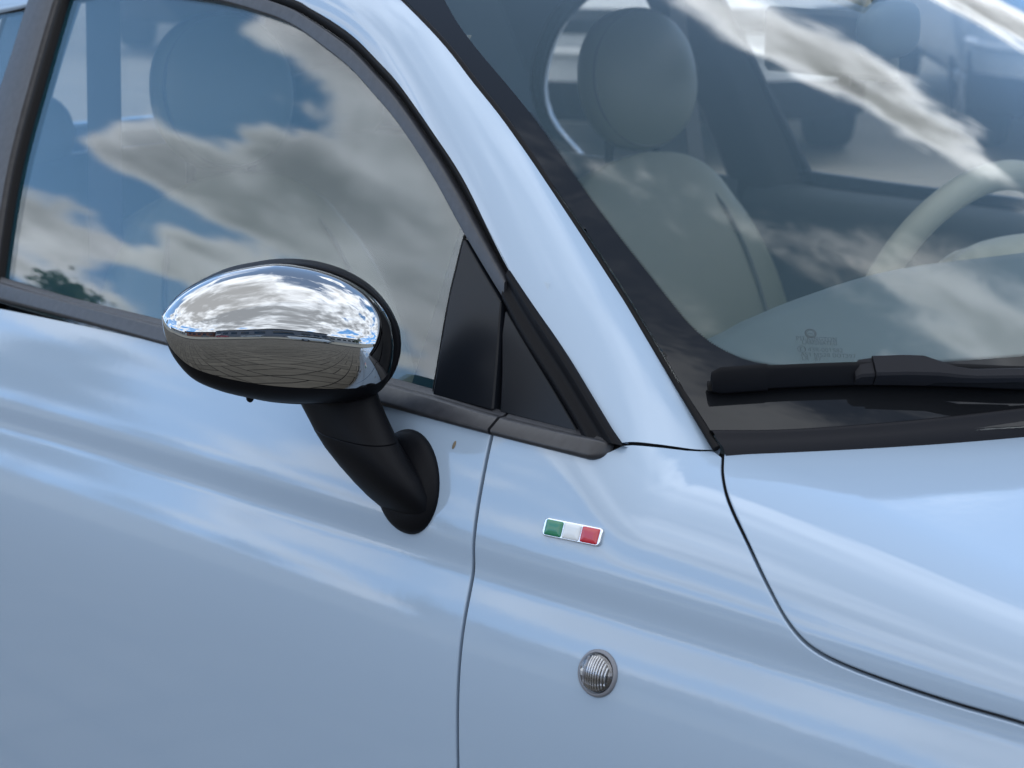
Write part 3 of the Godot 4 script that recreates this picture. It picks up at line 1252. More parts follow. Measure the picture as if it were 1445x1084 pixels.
	ring_mark(ws, org + ex * 0.0150 + ey * 0.0168, bs, 0.0042, 0.0034)
	for k in 4:
		m = mb()
		box(m, org + ex * (0.0132 + k * 0.0012) + ey * 0.0168, Vector3(0.0005, 0.0022, 0.0002), bs)
		build(m, "maker_bar", M.print_grey, ws)
	ring_mark(ws, org + ex * 0.0046 - ey * 0.0030, bs, 0.0042, 0.0036)
	# cowl between bonnet and glass
	m = mb()
	var ca := spline([Vector2(0.940, 0.654), Vector2(0.940, 0.598), Vector2(0.944, 0.506), Vector2(0.950, 0.395), Vector2(0.955, 0.25), Vector2(0.957, 0.0)], 60)
	for side in [1.0, -1.0]:
		var Q := []
		for i in ca.size():
			var top := Wp(ca[i].x, ca[i].y, 0.004)
			var z := ca[i].y
			var rx := -0.055 - 0.533 * z * z + 0.010
			var ry := 0.916 + 0.02 * (1.0 - z / 0.65)
			var bot := Vector3(rx, ry, z)
			var row := PackedVector3Array()
			for q in [[0.0, -0.006], [0.02, 0.002], [0.10, 0.004], [0.2, 0.0045], [0.28, 0.0035], [0.45, 0.0045], [0.62, 0.006], [0.8, 0.004], [1.0, 0.0]]:
				var p = top.lerp(bot, q[0]) + Vector3(0.5, 0.8, 0) * q[1]
				row.append(Vector3(p.x, p.y, p.z * side))
			Q.append(row)
		grid(m, Q, null, Vector3(0.5, 0.8, 0))
	build(m, "cowl", M.cowl_plastic, car)


func lettering(text: String, size: float, font: String, b: Basis, at: Vector3, parent: Node, called: String, material: Material, deep := 0.00012):
	var t := TextMesh.new()
	var f := SystemFont.new()
	f.font_names = PackedStringArray([font])
	t.font = f
	t.text = text
	t.font_size = 64
	t.pixel_size = size / 46.0
	t.depth = deep
	t.horizontal_alignment = HORIZONTAL_ALIGNMENT_LEFT
	t.material = material
	var o := MeshInstance3D.new()
	o.name = numbered(parent, called)
	o.mesh = t
	o.transform = Transform3D(b, at + b.y * size * 0.4)
	parent.add_child(o, true)


func ring_mark(parent: Node, c: Vector3, b: Basis, r1: float, r0: float):
	var m := mb()
	var P := [PackedVector3Array(), PackedVector3Array()]
	for k in 33:
		var a := TAU * k / 32
		P[0].append(c + b * Vector3(cos(a) * r1, sin(a) * r1, 0))
		P[1].append(c + b * Vector3(cos(a) * r0, sin(a) * r0, 0))
	grid(m, P, null, b.z)
	build(m, "maker_ring", M.print_grey, parent)


# ------------------------------------------------------------------ wiper
func wiper():
	var w := part("wiper", car)
	# stations along the blade: (y, z) on the windscreen
	var line := spline([Vector2(0.9715, 0.632), Vector2(0.9745, 0.57), Vector2(0.9745, 0.50), Vector2(0.970, 0.43), Vector2(0.966, 0.38), Vector2(0.960, 0.25), Vector2(0.957, 0.10)], 60)
	var prof := func(shape: Array, i0: int, i1: int, grow: float) -> Array:
		var P := []
		for i in range(i0, i1 + 1):
			var y := line[i].x
			var z := line[i].y
			var n := Wn(y, z)
			var t := (Wp(line[mini(i + 1, 59)].x, line[mini(i + 1, 59)].y, 0) - Wp(line[maxi(i - 1, 0)].x, line[maxi(i - 1, 0)].y, 0)).normalized()
			var u := n.cross(t).normalized()
			if u.y < 0:
				u = -u
			var row := PackedVector3Array()
			for q in shape:
				row.append(Wp(y, z, 0) + n * (q[1] + grow * signf(q[1] - 0.014)) + u * (q[0] + grow * signf(q[0])))
			row.append(row[0])
			P.append(row)
		return P
	# beam with a spoiler, seen from its end: (up the glass, off the glass)
	var beam := [[-0.0085, 0.009], [-0.009, 0.0125], [-0.004, 0.0185], [0.002, 0.0255], [0.006, 0.0272], [0.0072, 0.0255], [0.0082, 0.014], [0.0075, 0.0095]]
	var m := mb()
	var P: Array = prof.call(beam, 1, 59, 0.0)
	grid(m, P, null, null, true)
	cap(m, P[0], Wp(0.98, 0.62, 0) - Wp(0.98, 0.60, 0))
	build(m, "blade_beam", M.black_plastic, w)
	m = mb()
	P = prof.call([[-0.0055, 0.0095], [-0.0045, 0.005], [-0.0012, 0.0035], [-0.0006, 0.0006], [0.0006, 0.0006], [0.0012, 0.0035], [0.0045, 0.005], [0.0055, 0.0095]], 0, 59, 0.0)
	grid(m, P, null, null, true)
	cap(m, P[0], Vector3(0, 0, 1))
	build(m, "blade_rubber", M.rubber, w)
	m = mb()
	P = prof.call(beam, 0, 5, 0.0011)
	for k in P[0].size():
		P[0][k] = P[0][k].lerp(P[1][2], 0.25)
	grid(m, P, null, null, true)
	cap(m, P[0], Vector3(-0.3, 0, 1).normalized())
	var e2 := PackedVector3Array(P[P.size() - 1])
	cap(m, e2, Vector3(0, 0, -1))
	build(m, "blade_end_cap", M.black_plastic, w)
	# lettering on the cap, raised
	var y0 := line[2].x
	var z0 := line[2].y
	var n := Wn(y0, z0)
	var ex := (Wp(line[5].x, line[5].y, 0) - Wp(line[1].x, line[1].y, 0)).normalized()
	var up := n.cross(ex).normalized()
	if up.y < 0:
		up = -up
	var fn := (n * 0.62 - up * 0.78).normalized()
	lettering("BOSCH", 0.0045, "Droid Sans", Basis(ex, fn.cross(ex).normalized(), fn), Wp(y0, z0, 0) + n * 0.0140 - up * 0.0066 + fn * 0.0012 - ex * 0.001, w, "cap_lettering", M.emboss, 0.0003)
	# connector over the middle of the blade, and the arm
	var along := func(z: float, up_: float, off: float) -> Vector3:
		var y := lookup([Vector2(0.10, 0.957), Vector2(0.25, 0.960), Vector2(0.38, 0.966), Vector2(0.43, 0.970), Vector2(0.50, 0.9745), Vector2(0.57, 0.9745), Vector2(0.632, 0.9715)], z)
		var nn := Wn(y, z)
		var tt := (Wp(y, z - 0.01, 0) - Wp(y, z + 0.01, 0)).normalized()
		var uu := nn.cross(tt).normalized()
		if uu.y < 0:
			uu = -uu
		return Wp(y, z, 0) + nn * off + uu * up_
	var loft := func(stations: Array, called: String, material: Material):
		# each station: z, low, high up the glass, off the glass below and above
		var mm := mb()
		var R := []
		for s in stations:
			var row := PackedVector3Array()
			var ch := minf((s[2] - s[1]) * 0.16, 0.0022)
			for q in [[s[1] + ch, s[3]], [s[1], s[3] + ch], [s[1], s[4] - ch], [s[1] + ch, s[4]], [s[2] - ch, s[4]], [s[2], s[4] - ch], [s[2], s[3] + ch], [s[2] - ch, s[3]], [s[1] + ch, s[3]]]:
				row.append(along.call(s[0], q[0], q[1]))
			R.append(row)
		# flat-sided: every strip has normals of its own
		for j in R[0].size() - 1:
			var strip := []
			for r in R:
				strip.append(PackedVector3Array([r[j], r[j + 1]]))
			var mid := Vector3.ZERO
			var mid2 := Vector3.ZERO
			for r in R:
				for q in r.size() - 1:
					mid += r[q] / (R.size() * (r.size() - 1))
				mid2 += (r[j] + r[j + 1]) / (2.0 * R.size())
			grid(mm, strip, null, mid2 - mid)
		cap(mm, R[0], (R[0][0] - R[1][0]).normalized())
		cap(mm, R[R.size() - 1], (R[R.size() - 1][0] - R[R.size() - 2][0]).normalized())
		build(mm, called, material, w)
	loft.call([[0.519, -0.009, 0.006, 0.010, 0.022], [0.515, -0.0095, 0.011, 0.010, 0.0262], [0.505, -0.0095, 0.0125, 0.010, 0.027]], "connector_cap", M.cowl_plastic)
	loft.call([[0.5042, -0.0105, 0.0130, 0.011, 0.0295], [0.480, -0.0105, 0.0135, 0.011, 0.0310], [0.464, -0.0105, 0.0135, 0.011, 0.031], [0.456, -0.0105, 0.0095, 0.016, 0.031], [0.440, -0.0135, -0.0005, 0.021, 0.0325], [0.428, -0.0145, -0.0030, 0.0225, 0.033], [0.385, -0.0125, -0.0005, 0.024, 0.034]], "arm_head", M.cowl_plastic)
	loft.call([[0.3848, -0.0110, -0.0015, 0.025, 0.033], [0.32, -0.008, 0.002, 0.026, 0.034], [0.22, -0.008, 0.006, 0.028, 0.038], [0.11, -0.02, -0.005, 0.02, 0.036]], "arm_rod", M.black_plastic)
	m = mb()
	tube(m, PackedVector3Array([along.call(0.4675, 0.0015, 0.0300), along.call(0.4675, 0.0015, 0.0306)]), 0.0032, 3)
	build(m, "arm_mark", M.rubber, w)


# ------------------------------------------------------------------ door mirror
const MC := Vector3(-0.682, 1.005, 0.875)
const ML := Vector3(-0.6, 0, 0.8)
const MF := Vector3(0.8, 0, 0.6)


func mp(l: float, u: float, f: float) -> Vector3:
	return MC + ML * (l * 0.90) + Vector3.UP * u + MF * f


const CAP_TOP := [Vector2(-0.122, -0.014), Vector2(-0.118, 0.008), Vector2(-0.103, 0.030), Vector2(-0.080, 0.047), Vector2(-0.053, 0.058), Vector2(-0.027, 0.0635), Vector2(-0.003, 0.0655), Vector2(0.028, 0.062), Vector2(0.056, 0.056), Vector2(0.078, 0.0475), Vector2(0.098, 0.0365), Vector2(0.112, 0.025), Vector2(0.119, 0.017)]
const CAP_BOT := [Vector2(-0.122, -0.014), Vector2(-0.119, -0.038), Vector2(-0.110, -0.058), Vector2(-0.088, -0.069), Vector2(-0.04, -0.072), Vector2(0.0, -0.070), Vector2(0.04, -0.063), Vector2(0.068, -0.055), Vector2(0.087, -0.046), Vector2(0.100, -0.034), Vector2(0.111, -0.018), Vector2(0.117, 0.000), Vector2(0.119, 0.017)]


func cap_point(l: float, v: float) -> Vector3:
	var t := lookup(CAP_TOP, l) + 0.001
	var b := lookup(CAP_BOT, l)
	var q := (l + 0.015) / (0.134 if l > -0.015 else 0.107)
	var depth := 0.058 * pow(maxf(1.0 - pow(absf(q), 2.8), 0.0), 0.42)
	var a := (v - 0.5) * PI
	# an ellipse across, by angle
	return mp(l if l > 0.0 else l * 1.085, lerpf(b, t, 0.5 + 0.5 * sin(a)), depth * pow(maxf(cos(a), 0.0), 0.88))


func door_mirror():
	var dm := part("door_mirror", car)
	var ls := []
	for i in 81:
		ls.append(lerpf(-0.1218, 0.1188, 0.5 - 0.5 * cos(PI * i / 80.0)))
	for chrome in [true, false]:
		var m := mb()
		var P := []
		var N := []
		for l in ls:
			var row := PackedVector3Array()
			var nr := PackedVector3Array()
			var split := lookup([Vector2(-0.122, 0.27), Vector2(-0.09, 0.275), Vector2(0.0, 0.285), Vector2(0.06, 0.30), Vector2(0.10, 0.32), Vector2(0.119, 0.34)], l)
			for j in 41:
				var v := lerpf(split, 1.0, j / 40.0) if chrome else lerpf(0.0, split, j / 40.0)
				var p := cap_point(l, v)
				if not chrome:
					p -= MF * 0.0015
				row.append(p)
				var e := 0.0015
				var l0 := clampf(l - e, -0.1218, 0.1188)
				var l1 := clampf(l + e, -0.1218, 0.1188)
				var v0 := clampf(v - 0.012, 0.0, 1.0)
				var v1 := clampf(v + 0.012, 0.0, 1.0)
				var nn := (cap_point(l1, v) - cap_point(l0, v)).cross(cap_point(l, v1) - cap_point(l, v0))
				if nn.dot(p - (mp(0.0, 0.0, -0.02))) < 0:
					nn = -nn
				nr.append(nn.normalized())
			P.append(row)
			N.append(nr)
		grid(m, P, N)
		if chrome:
			# the cap's lower edge has thickness
			var rows := [PackedVector3Array(), PackedVector3Array(), PackedVector3Array()]
			for i in ls.size():
				rows[0].append(P[i][0])
				rows[1].append(P[i][0] - N[i][0] * 0.0008 + Vector3(0, -0.0007, 0))
				rows[2].append(P[i][0] - N[i][0] * 0.003 + Vector3(0, -0.0008, 0))
			grid(m, rows, null, Vector3(0.3, -1, 0.1))
		build(m, "chrome_cap" if chrome else "lower_shell", M.chrome if chrome else M.black_plastic, dm)
	# housing behind the cap
	var ring := [Vector2(0.119, 0.017), Vector2(0.098, 0.0362), Vector2(0.056, 0.0557), Vector2(0.02, 0.0635), Vector2(-0.008, 0.0665), Vector2(-0.036, 0.0655), Vector2(-0.056, 0.0620), Vector2(-0.080, 0.0545), Vector2(-0.105, 0.0410), Vector2(-0.124, 0.0230), Vector2(-0.136, 0.002), Vector2(-0.1395, -0.017), Vector2(-0.136, -0.036), Vector2(-0.126, -0.053), Vector2(-0.105, -0.068), Vector2(-0.050, -0.0755), Vector2(0.0, -0.0735), Vector2(0.04, -0.0655), Vector2(0.068, -0.0575), Vector2(0.087, -0.0485), Vector2(0.100, -0.0365), Vector2(0.111, -0.021), Vector2(0.118, -0.002), Vector2(0.119, 0.017)]
	var o := spline(ring, 97)
	var m := mb()
	var P := []
	for q in [[0.60, -0.004], [0.93, -0.002], [0.965, -0.0008], [0.985, -0.0015], [0.996, -0.004], [1.0, -0.008], [1.0, -0.020], [0.985, -0.034], [0.955, -0.044], [0.93, -0.046], [0.91, -0.042], [0.90, -0.034]]:
		var row := PackedVector3Array()
		for p in o:
			row.append(mp(-0.005 + (p.x + 0.005) * q[0], -0.004 + (p.y + 0.004) * q[0], q[1]))
		P.append(row)
	grid(m, P, null, null, true)
	build(m, "housing", M.black_plastic, dm)
	m = mb()
	var gl := PackedVector3Array()
	for p in o:
		gl.append(mp(-0.005 + (p.x + 0.005) * 0.905, -0.004 + (p.y + 0.004) * 0.905, -0.036))
	cap(m, gl, -MF)
	build(m, "mirror_glass", M.chrome, dm)
	m = mb()
	ellipsoid(m, mp(0.026, -0.0655, 0.006), Vector3(0.004, 0.005, 0.004), Basis.IDENTITY, 2.0, 8, 12)
	build(m, "drain_stud", M.black_plastic, dm)
	# arm from the foot up into the head
	var arm := [
		[Vector3(-0.694, 0.968, 0.803), 0.050, 0.022], [Vector3(-0.692, 0.950, 0.802), 0.066, 0.026], [Vector3(-0.681, 0.931, 0.802), 0.063, 0.0265], [Vector3(-0.668, 0.917, 0.802), 0.060, 0.0265], [Vector3(-0.655, 0.905, 0.803), 0.0585, 0.0265], [Vector3(-0.647, 0.8965, 0.803), 0.058, 0.0265]]
	m = mb()
	P = loft_rings(arm)
	grid(m, P, null, null, true)
	build(m, "neck", M.black_plastic, dm)
	arm = [[Vector3(-0.6463, 0.8957, 0.803), 0.0560, 0.0250], [Vector3(-0.6458, 0.8948, 0.803), 0.0580, 0.0265], [Vector3(-0.632, 0.880, 0.801), 0.0570, 0.0265], [Vector3(-0.616, 0.863, 0.796), 0.0570, 0.0250], [Vector3(-0.604, 0.848, 0.791), 0.0535, 0.0225], [Vector3(-0.597, 0.835, 0.786), 0.0470, 0.0190], [Vector3(-0.593, 0.825, 0.7815), 0.038, 0.0150], [Vector3(-0.591, 0.816, 0.778), 0.026, 0.010], [Vector3(-0.590, 0.811, 0.776), 0.006, 0.003]]
	m = mb()
	P = loft_rings(arm)
	grid(m, P, null, null, true)
	build(m, "arm", M.black_plastic, dm)
	# foot on the door skin
	m = mb()
	P = []
	for q in [[1.0, -0.004], [1.0, 0.0015], [0.985, 0.0035], [0.95, 0.006], [0.87, 0.0095], [0.72, 0.013], [0.45, 0.0155], [0.0, 0.017]]:
		var row := PackedVector3Array()
		for k in 49:
			var a := TAU * k / 48
			var dx := cos(a) * 0.047
			var ds := sin(a) * 0.0505
			var sh := 0.012 * sin(a)
			var x = -0.5935 + (dx - sh) * q[0]
			var s = 0.053 + ds * q[0]
			row.append(Sp(x, s) + Sn(x, s) * q[1])
		P.append(row)
	grid(m, P, null, Vector3(0, 0, 1), true)
	build(m, "foot", M.black_plastic, dm)
	# a speck of dirt on the door beside the foot
	m = mb()
	P = []
	for q in [[1.0, 0.0002], [0.7, 0.0008], [0.0, 0.0012]]:
		var row := PackedVector3Array()
		for k in 13:
			var a := TAU * k / 12
			var x = -0.5425 + cos(a) * 0.0022 * q[0]
			var s = 0.0995 + sin(a) * 0.0042 * q[0] + cos(a) * 0.001
			row.append(Sp(x, s) + Sn(x, s) * q[1])
		P.append(row)
	grid(m, P, null, Vector3(0, 0, 1), true)
	build(m, "dirt_speck", M.dirt, car)


func loft_rings(st: Array) -> Array:
	# egg-shaped level sections: long half-axis along x, short along z
	var P := []
	for s in st:
		var row := PackedVector3Array()
		for k in 41:
			var a := TAU * k / 40
			var c := cos(a)
			var d := sin(a)
			row.append(s[0] + Vector3(signf(c) * pow(absf(c), 0.85) * s[1], 0.0, signf(d) * pow(absf(d), 0.85) * s[2]))
		P.append(row)
	return P


# ------------------------------------------------------------------ badge and side lamp on the fender
func plate_on_side(m: Dictionary, c: Vector2, half: Vector2, rad: float, rings: Array, slope: float):
	var P := []
	for q in rings:
		var row := PackedVector3Array()
		var h = half - Vector2.ONE * q[0]
		h = Vector2(maxf(h.x, 0.0003), maxf(h.y, 0.0003))
		var r := clampf(rad - q[0], 0.0002, minf(h.x, h.y))
		for cor in 4:
			for k in 7:
				var a := PI / 2 * (cor + k / 6.0)
				var cx = (h.x - r) * (1.0 if cor == 0 or cor == 3 else -1.0)
				var cy = (h.y - r) * (1.0 if cor < 2 else -1.0)
				var p := Vector2(cx + cos(a) * r, cy + sin(a) * r)
				var x := c.x + p.x
				var s := c.y + p.y + p.x * slope
				row.append(Sp(x, s) + Sn(x, s) * q[1])
		row.append(row[0])
		P.append(row)
	grid(m, P, null, Vector3(0, 0, 1), true)
	cap(m, P[P.size() - 1], Sn(c.x, c.y))


func badges():
	var b := part("flag_badge", car)
	var c := Vector2(-0.3615, 0.0497)
	var m := mb()
	plate_on_side(m, c, Vector2(0.0362, 0.0088), 0.0045, [[0.0, -0.002], [0.0, 0.0014], [0.0003, 0.0022], [0.0008, 0.0025], [0.0012, 0.0025]], 0.055)
	build(m, "badge_frame", M.silver, b)
	var k := 0
	for f in [["green_field", M.enamel_green], ["white_field", M.enamel_white], ["red_field", M.enamel_red]]:
		m = mb()
		var x := c.x + (k - 1) * 0.0226
		plate_on_side(m, Vector2(x, c.y + (k - 1) * 0.0226 * 0.055), Vector2(0.0106, 0.0074), 0.0018, [[0.0, 0.0022], [0.0001, 0.0029], [0.0012, 0.0034], [0.003, 0.0037], [0.006, 0.0038]], 0.055)
		build(m, f[0], f[1], b)
		k += 1
	var l := part("side_lamp", car)
	var lc := Vector2(-0.3000, -0.0695)
	m = mb()
	var prof := [[0.0236, -0.001], [0.0236, 0.0010], [0.0226, 0.0024], [0.0206, 0.0030], [0.0198, 0.0022], [0.0196, 0.0]]
	var P := []
	for q in prof:
		var row := PackedVector3Array()
		for i in 49:
			var a := TAU * i / 48
			var x = lc.x + cos(a) * q[0]
			var s = lc.y + sin(a) * q[0] * 0.93
			row.append(Sp(x, s) + Sn(x, s) * q[1])
		P.append(row)
	grid(m, P, null, Vector3(0, 0, 1), true)
	build(m, "lamp_ring", M.lamp_grey, l)
	var n0 := Sn(lc.x, lc.y)
	var o0 := Sp(lc.x, lc.y)
	var tx := Vector3(1, 0, 0)
	tx = (tx - n0 * tx.dot(n0)).normalized()
	var ty := n0.cross(tx)
	if ty.y < 0:
		ty = -ty
	var dome := func(R: float, H: float, ribs: float, base: float) -> Array:
		var Q := []
		for i in 25:
			var row := PackedVector3Array()
			for j in 97:
				var a := TAU * j / 96
				var rr := R * sin(i / 24.0 * PI / 2)
				var px := cos(a) * rr
				var py := sin(a) * rr * 0.93
				var h := H * sqrt(maxf(1.0 - rr * rr / (R * R), 0.0)) + base
				if ribs > 0.0 and rr < R * 0.86 and px > -0.009:
					h += ribs * absf(sin(px / 0.0019 * PI))
				row.append(o0 + tx * px + ty * py + n0 * h)
			Q.append(row)
		return Q
	m = mb()
	grid(m, dome.call(0.0196, 0.0075, 0.0, -0.0015), null, n0, true)
	build(m, "lamp_reflector", M.lamp_reflector, l)
	# upright flutes moulded inside the lens, and the bar that divides it
	var bow := func(px: float, R: float, H: float, base: float) -> PackedVector3Array:
		var path := PackedVector3Array()
		var half := sqrt(maxf(R * R - px * px, 0.0))
		for q in 13:
			var py := (q / 6.0 - 1.0) * half * 0.97
			path.append(o0 + tx * px + ty * py * 0.93 + n0 * (H * sqrt(maxf(1.0 - (px * px + py * py) / (0.0197 * 0.0197), 0.0)) + base))
		return path
	m = mb()
	for q in 8:
		tube(m, bow.call(-0.0052 + q * 0.0028, 0.0172, 0.0098, 0.0), 0.00105, 8)
	build(m, "lens_flutes", M.lamp_flute, l)
	m = mb()
	tube(m, bow.call(-0.0088, 0.0172, 0.0100, 0.0), 0.0016, 8)
	build(m, "lamp_divider", M.lamp_grey, l)
	m = mb()
	tube(m, PackedVector3Array([o0 + n0 * 0.004 - tx * 0.0136 - ty * 0.004, o0 + n0 * 0.0062 - tx * 0.0130]), 0.0028, 10)
	build(m, "lamp_bulb", M.enamel_white, l)
	m = mb()
	grid(m, dome.call(0.0200, 0.0125, 0.0, 0.0006), null, n0, true)
	build(m, "lamp_lens", M.lamp_glass, l)



# ------------------------------------------------------------------ cabin
func cabin():
	# dashboard: from the foot of the windscreen back to its rounded rear edge
	var rear := [Vector2(-0.70, -0.515), Vector2(-0.474, -0.505), Vector2(-0.27, -0.575), Vector2(-0.107, -0.622), Vector2(0.0, -0.63), Vector2(0.179, -0.605), Vector2(0.345, -0.615), Vector2(0.5, -0.585), Vector2(0.70, -0.53)]
	var P := []
	for i in 41:
		var z := lerpf(0.66, -0.66, i / 40.0)
		var rx := lookup(rear, -z)
		var fx := screen_x(0.905, minf(absf(z), 0.645)) - 0.012
		var row := PackedVector3Array()
		for q in [[0.0, 0.905], [0.3, 0.935], [0.55, 0.957], [0.75, 0.968], [0.9, 0.974], [0.97, 0.972], [1.0, 0.962], [1.015, 0.945], [1.02, 0.90], [1.0, 0.75], [0.95, 0.60]]:
			var y: float = q[1] + (0.006 if absf(z) < 0.4 else 0.006 - (absf(z) - 0.4) * 0.12) * clampf(q[0], 0, 1)
			row.append(Vector3(lerpf(fx, rx, q[0]), y, z))
		P.append(row)
	var m := mb()
	grid(m, P, null, Vector3(-0.2, 1, 0))
	build(m, "dashboard", M.dash_plastic, car)
	m = mb()
	ellipsoid(m, Vector3(-0.70, 0.918, -0.345), Vector3(0.10, 0.045, 0.13), Basis.IDENTITY, 2.4)
	build(m, "instrument_hood", M.ivory, car)
	# steering wheel
	var sw := part("steering_wheel", car)
	var tilt := deg_to_rad(22)
	var n := Vector3(-cos(tilt), sin(tilt), 0)
	var az := Vector3(0, 0, 1)
	var bb := n.cross(az).normalized()
	var c := Vector3(-0.84, 0.87, -0.345)
	var path := PackedVector3Array()
	for k in 65:
		var a := TAU * k / 64
		path.append(c + (az * cos(a) + bb * sin(a)) * 0.178)
	m = mb()
	P = []
	for k in 65:
		var a := TAU * k / 64
		var out := az * cos(a) + bb * sin(a)
		var row := PackedVector3Array()
		for s in 17:
			var b := TAU * s / 16
			row.append(c + out * (0.178 + cos(b) * 0.0205) + n * sin(b) * 0.0185)
		P.append(row)
	grid(m, P, null, null, true)
	build(m, "wheel_rim", M.ivory, sw)
	m = mb()
	ellipsoid(m, c - n * 0.01, Vector3(0.03, 0.072, 0.075), Basis(-n, bb, az).orthonormalized(), 2.6)
	build(m, "wheel_hub", M.ivory, sw)
	for q in [0.0, PI, PI * 1.5]:
		m = mb()
		var d := az * cos(q) + bb * sin(q)
		var p2 := PackedVector3Array()
		for k in 6:
			p2.append(c + d * lerpf(0.05, 0.168, k / 5.0) - n * 0.012 * (1 - k / 5.0))
		tube(m, p2, 0.015, 10)
		build(m, "wheel_spoke", M.dark_trim, sw)
	m = mb()
	tube(m, PackedVector3Array([c - n * 0.02, c - n * 0.22]), 0.04, 14)
	build(m, "steering_column", M.dark_trim, car)
	# front seats
	seat("driver_seat", Vector3.ZERO)
	seat("passenger_seat", Vector3(-0.09, 0.022, 0.69))
	# rear bench
	var rb := part("rear_bench", car)
	m = mb()
	ellipsoid(m, Vector3(-2.16, 0.70, 0), Vector3(0.10, 0.27, 0.60), Basis(Vector3(0, 0, 1), 0.32), 4.0)
	build(m, "bench_back", M.ivory_leather, rb)
	m = mb()
	ellipsoid(m, Vector3(-1.95, 0.48, 0), Vector3(0.26, 0.10, 0.60), Basis.IDENTITY, 4.0)
	build(m, "bench_cushion", M.ivory_leather, rb)
	for z in [-0.31, 0.31]:
		m = mb()
		ellipsoid(m, Vector3(-2.22, 1.0, z), Vector3(0.045, 0.07, 0.105), Basis(Vector3(0, 0, 1), 0.2), 2.4)
		build(m, "bench_headrest", M.ivory_leather, rb)
	# inside of both doors and the rear sides
	for side in [-1.0, 1.0]:
		var door: Node = car.get_node("door" if side > 0 else "door_001")
		m = mb()
		P = []
		for i in 21:
			var x := lerpf(-1.58, -0.47, i / 20.0)
			var row := PackedVector3Array()
			for q in [[0.030, 0.908], [0.034, 0.916], [0.060, 0.917], [0.085, 0.905], [0.095, 0.88], [0.088, 0.80], [0.10, 0.72], [0.13, 0.68], [0.13, 0.60], [0.10, 0.40], [0.10, 0.28]]:
				row.append(Vector3(x, q[1] - 0.012 * smooth(-0.9, -1.5, x), (swage_z(x) - 0.02 - q[0]) * side))
			P.append(row)
		grid(m, P, null, Vector3(0, 0.2, -side))
		build(m, "door_card", M.door_card, door)
		m = mb()
		P = []
		for i in 13:
			var x := lerpf(-2.65, -1.58, i / 12.0)
			P.append(PackedVector3Array([Vector3(x, 0.90, (swage_z(x) - 0.05) * side), Vector3(x, 0.91, (swage_z(x) - 0.12) * side), Vector3(x, 0.80, (swage_z(x) - 0.14) * side), Vector3(x, 0.28, (swage_z(x) - 0.14) * side)]))
		grid(m, P, null, Vector3(0, 0.2, -side))
		build(m, "rear_side_lining", M.door_card, car)
		# B-pillar lining with the belt hanging before it
		m = mb()
		P = []
		for i in 21:
			var t := i / 20.0
			var y := lerpf(0.86, 1.31, t)
			var z0 := glass_z(-1.58, y)
			var x0 := lerpf(-1.505, -1.60, t)
			P.append(PackedVector3Array([Vector3(x0 + 0.015, y, (z0 - 0.005) * side), Vector3(x0 - 0.005, y, (z0 - 0.035) * side), Vector3(x0 - 0.03, y, (z0 - 0.052) * side), Vector3(x0 - 0.10, y, (z0 - 0.052) * side), Vector3(x0 - 0.135, y, (z0 - 0.03) * side), Vector3(x0 - 0.14, y, (z0 - 0.004) * side)]))
		grid(m, P, null, Vector3(0.2, 0, -side))
		build(m, "b_pillar_lining", M.dark_trim, car)
		m = mb()
		P = []
		for i in 25:
			var t := i / 24.0
			var y := lerpf(1.27, 0.55, t)
			var zz = (0.515 + 0.07 * t) * side
			var xx := lerpf(-1.585, -1.50, t)
			P.append(PackedVector3Array([Vector3(xx - 0.006, y, zz + 0.022 * side), Vector3(xx + 0.006, y, zz - 0.022 * side)]))
		grid(m, P, null, Vector3(0.3, 0, -side))
		var P2 := []
		for r in P:
			P2.append(PackedVector3Array([r[0] + Vector3(-0.0015, 0, 0), r[1] + Vector3(-0.0015, 0, 0)]))
		grid(m, P2, null, Vector3(-0.3, 0, side))
		build(m, "seat_belt", M.belt_web, car)
		# roof rail lining above the windows
		m = mb()
		P = []
		for i in 31:
			var x := lerpf(-2.5, -0.80, i / 30.0)
			var yo := lookup(FRAME_IN, clampf(x, -1.6, -0.6)) + 0.004 - (0.0 if x > -1.6 else (-1.6 - x) * 0.12)
			var r := rail_in(minf(x, -0.93))
			P.append(PackedVector3Array([Vector3(x, yo, (glass_z(x, yo) - 0.010) * side), Vector3(x, yo - 0.004, (glass_z(x, yo) - 0.03) * side), Vector3(x, yo + 0.02, (glass_z(x, yo) - 0.055) * side), Vector3(x, maxf(r.y - 0.045, yo + 0.025), (r.z - 0.015) * side)]))
		grid(m, P, null, Vector3(0, -0.6, -side))
		build(m, "roof_rail_lining", M.lining, car)
	# sun visor of the driver, swung to the side window
	m = mb()
	P = []
	box(m, Vector3(-1.295, 1.158, -0.575), Vector3(0.26, 0.10, 0.018), Basis(Vector3(0, 1, 0), 0.06), 0.008)
	build(m, "sun_visor", M.ivory, car)
	m = mb()
	box(m, Vector3(-1.262, 1.112, -0.573), Vector3(0.022, 0.030, 0.006), Basis.IDENTITY, 0.002)
	build(m, "visor_clip", M.piping, car)
	# inside mirror under the windscreen
	var im := part("inside_mirror", car)
	m = mb()
	ellipsoid(m, Vector3(-0.690, 1.248, -0.02), Vector3(0.018, 0.034, 0.066), Basis(Vector3(0, 1, 0), 0.25), 3.2)
	build(m, "mirror_shell", M.dash_plastic, im)
	m = mb()
	tube(m, PackedVector3Array([Vector3(-0.705, 1.275, -0.02), Vector3(-0.70, 1.325, -0.005), Vector3(-0.745, 1.352, 0.0)]), 0.010, 10)
	build(m, "mirror_stalk", M.dash_plastic, im)
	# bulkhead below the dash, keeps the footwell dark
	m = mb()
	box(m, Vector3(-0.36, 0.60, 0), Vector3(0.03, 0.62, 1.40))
	build(m, "bulkhead", M.floor_carpet, car)


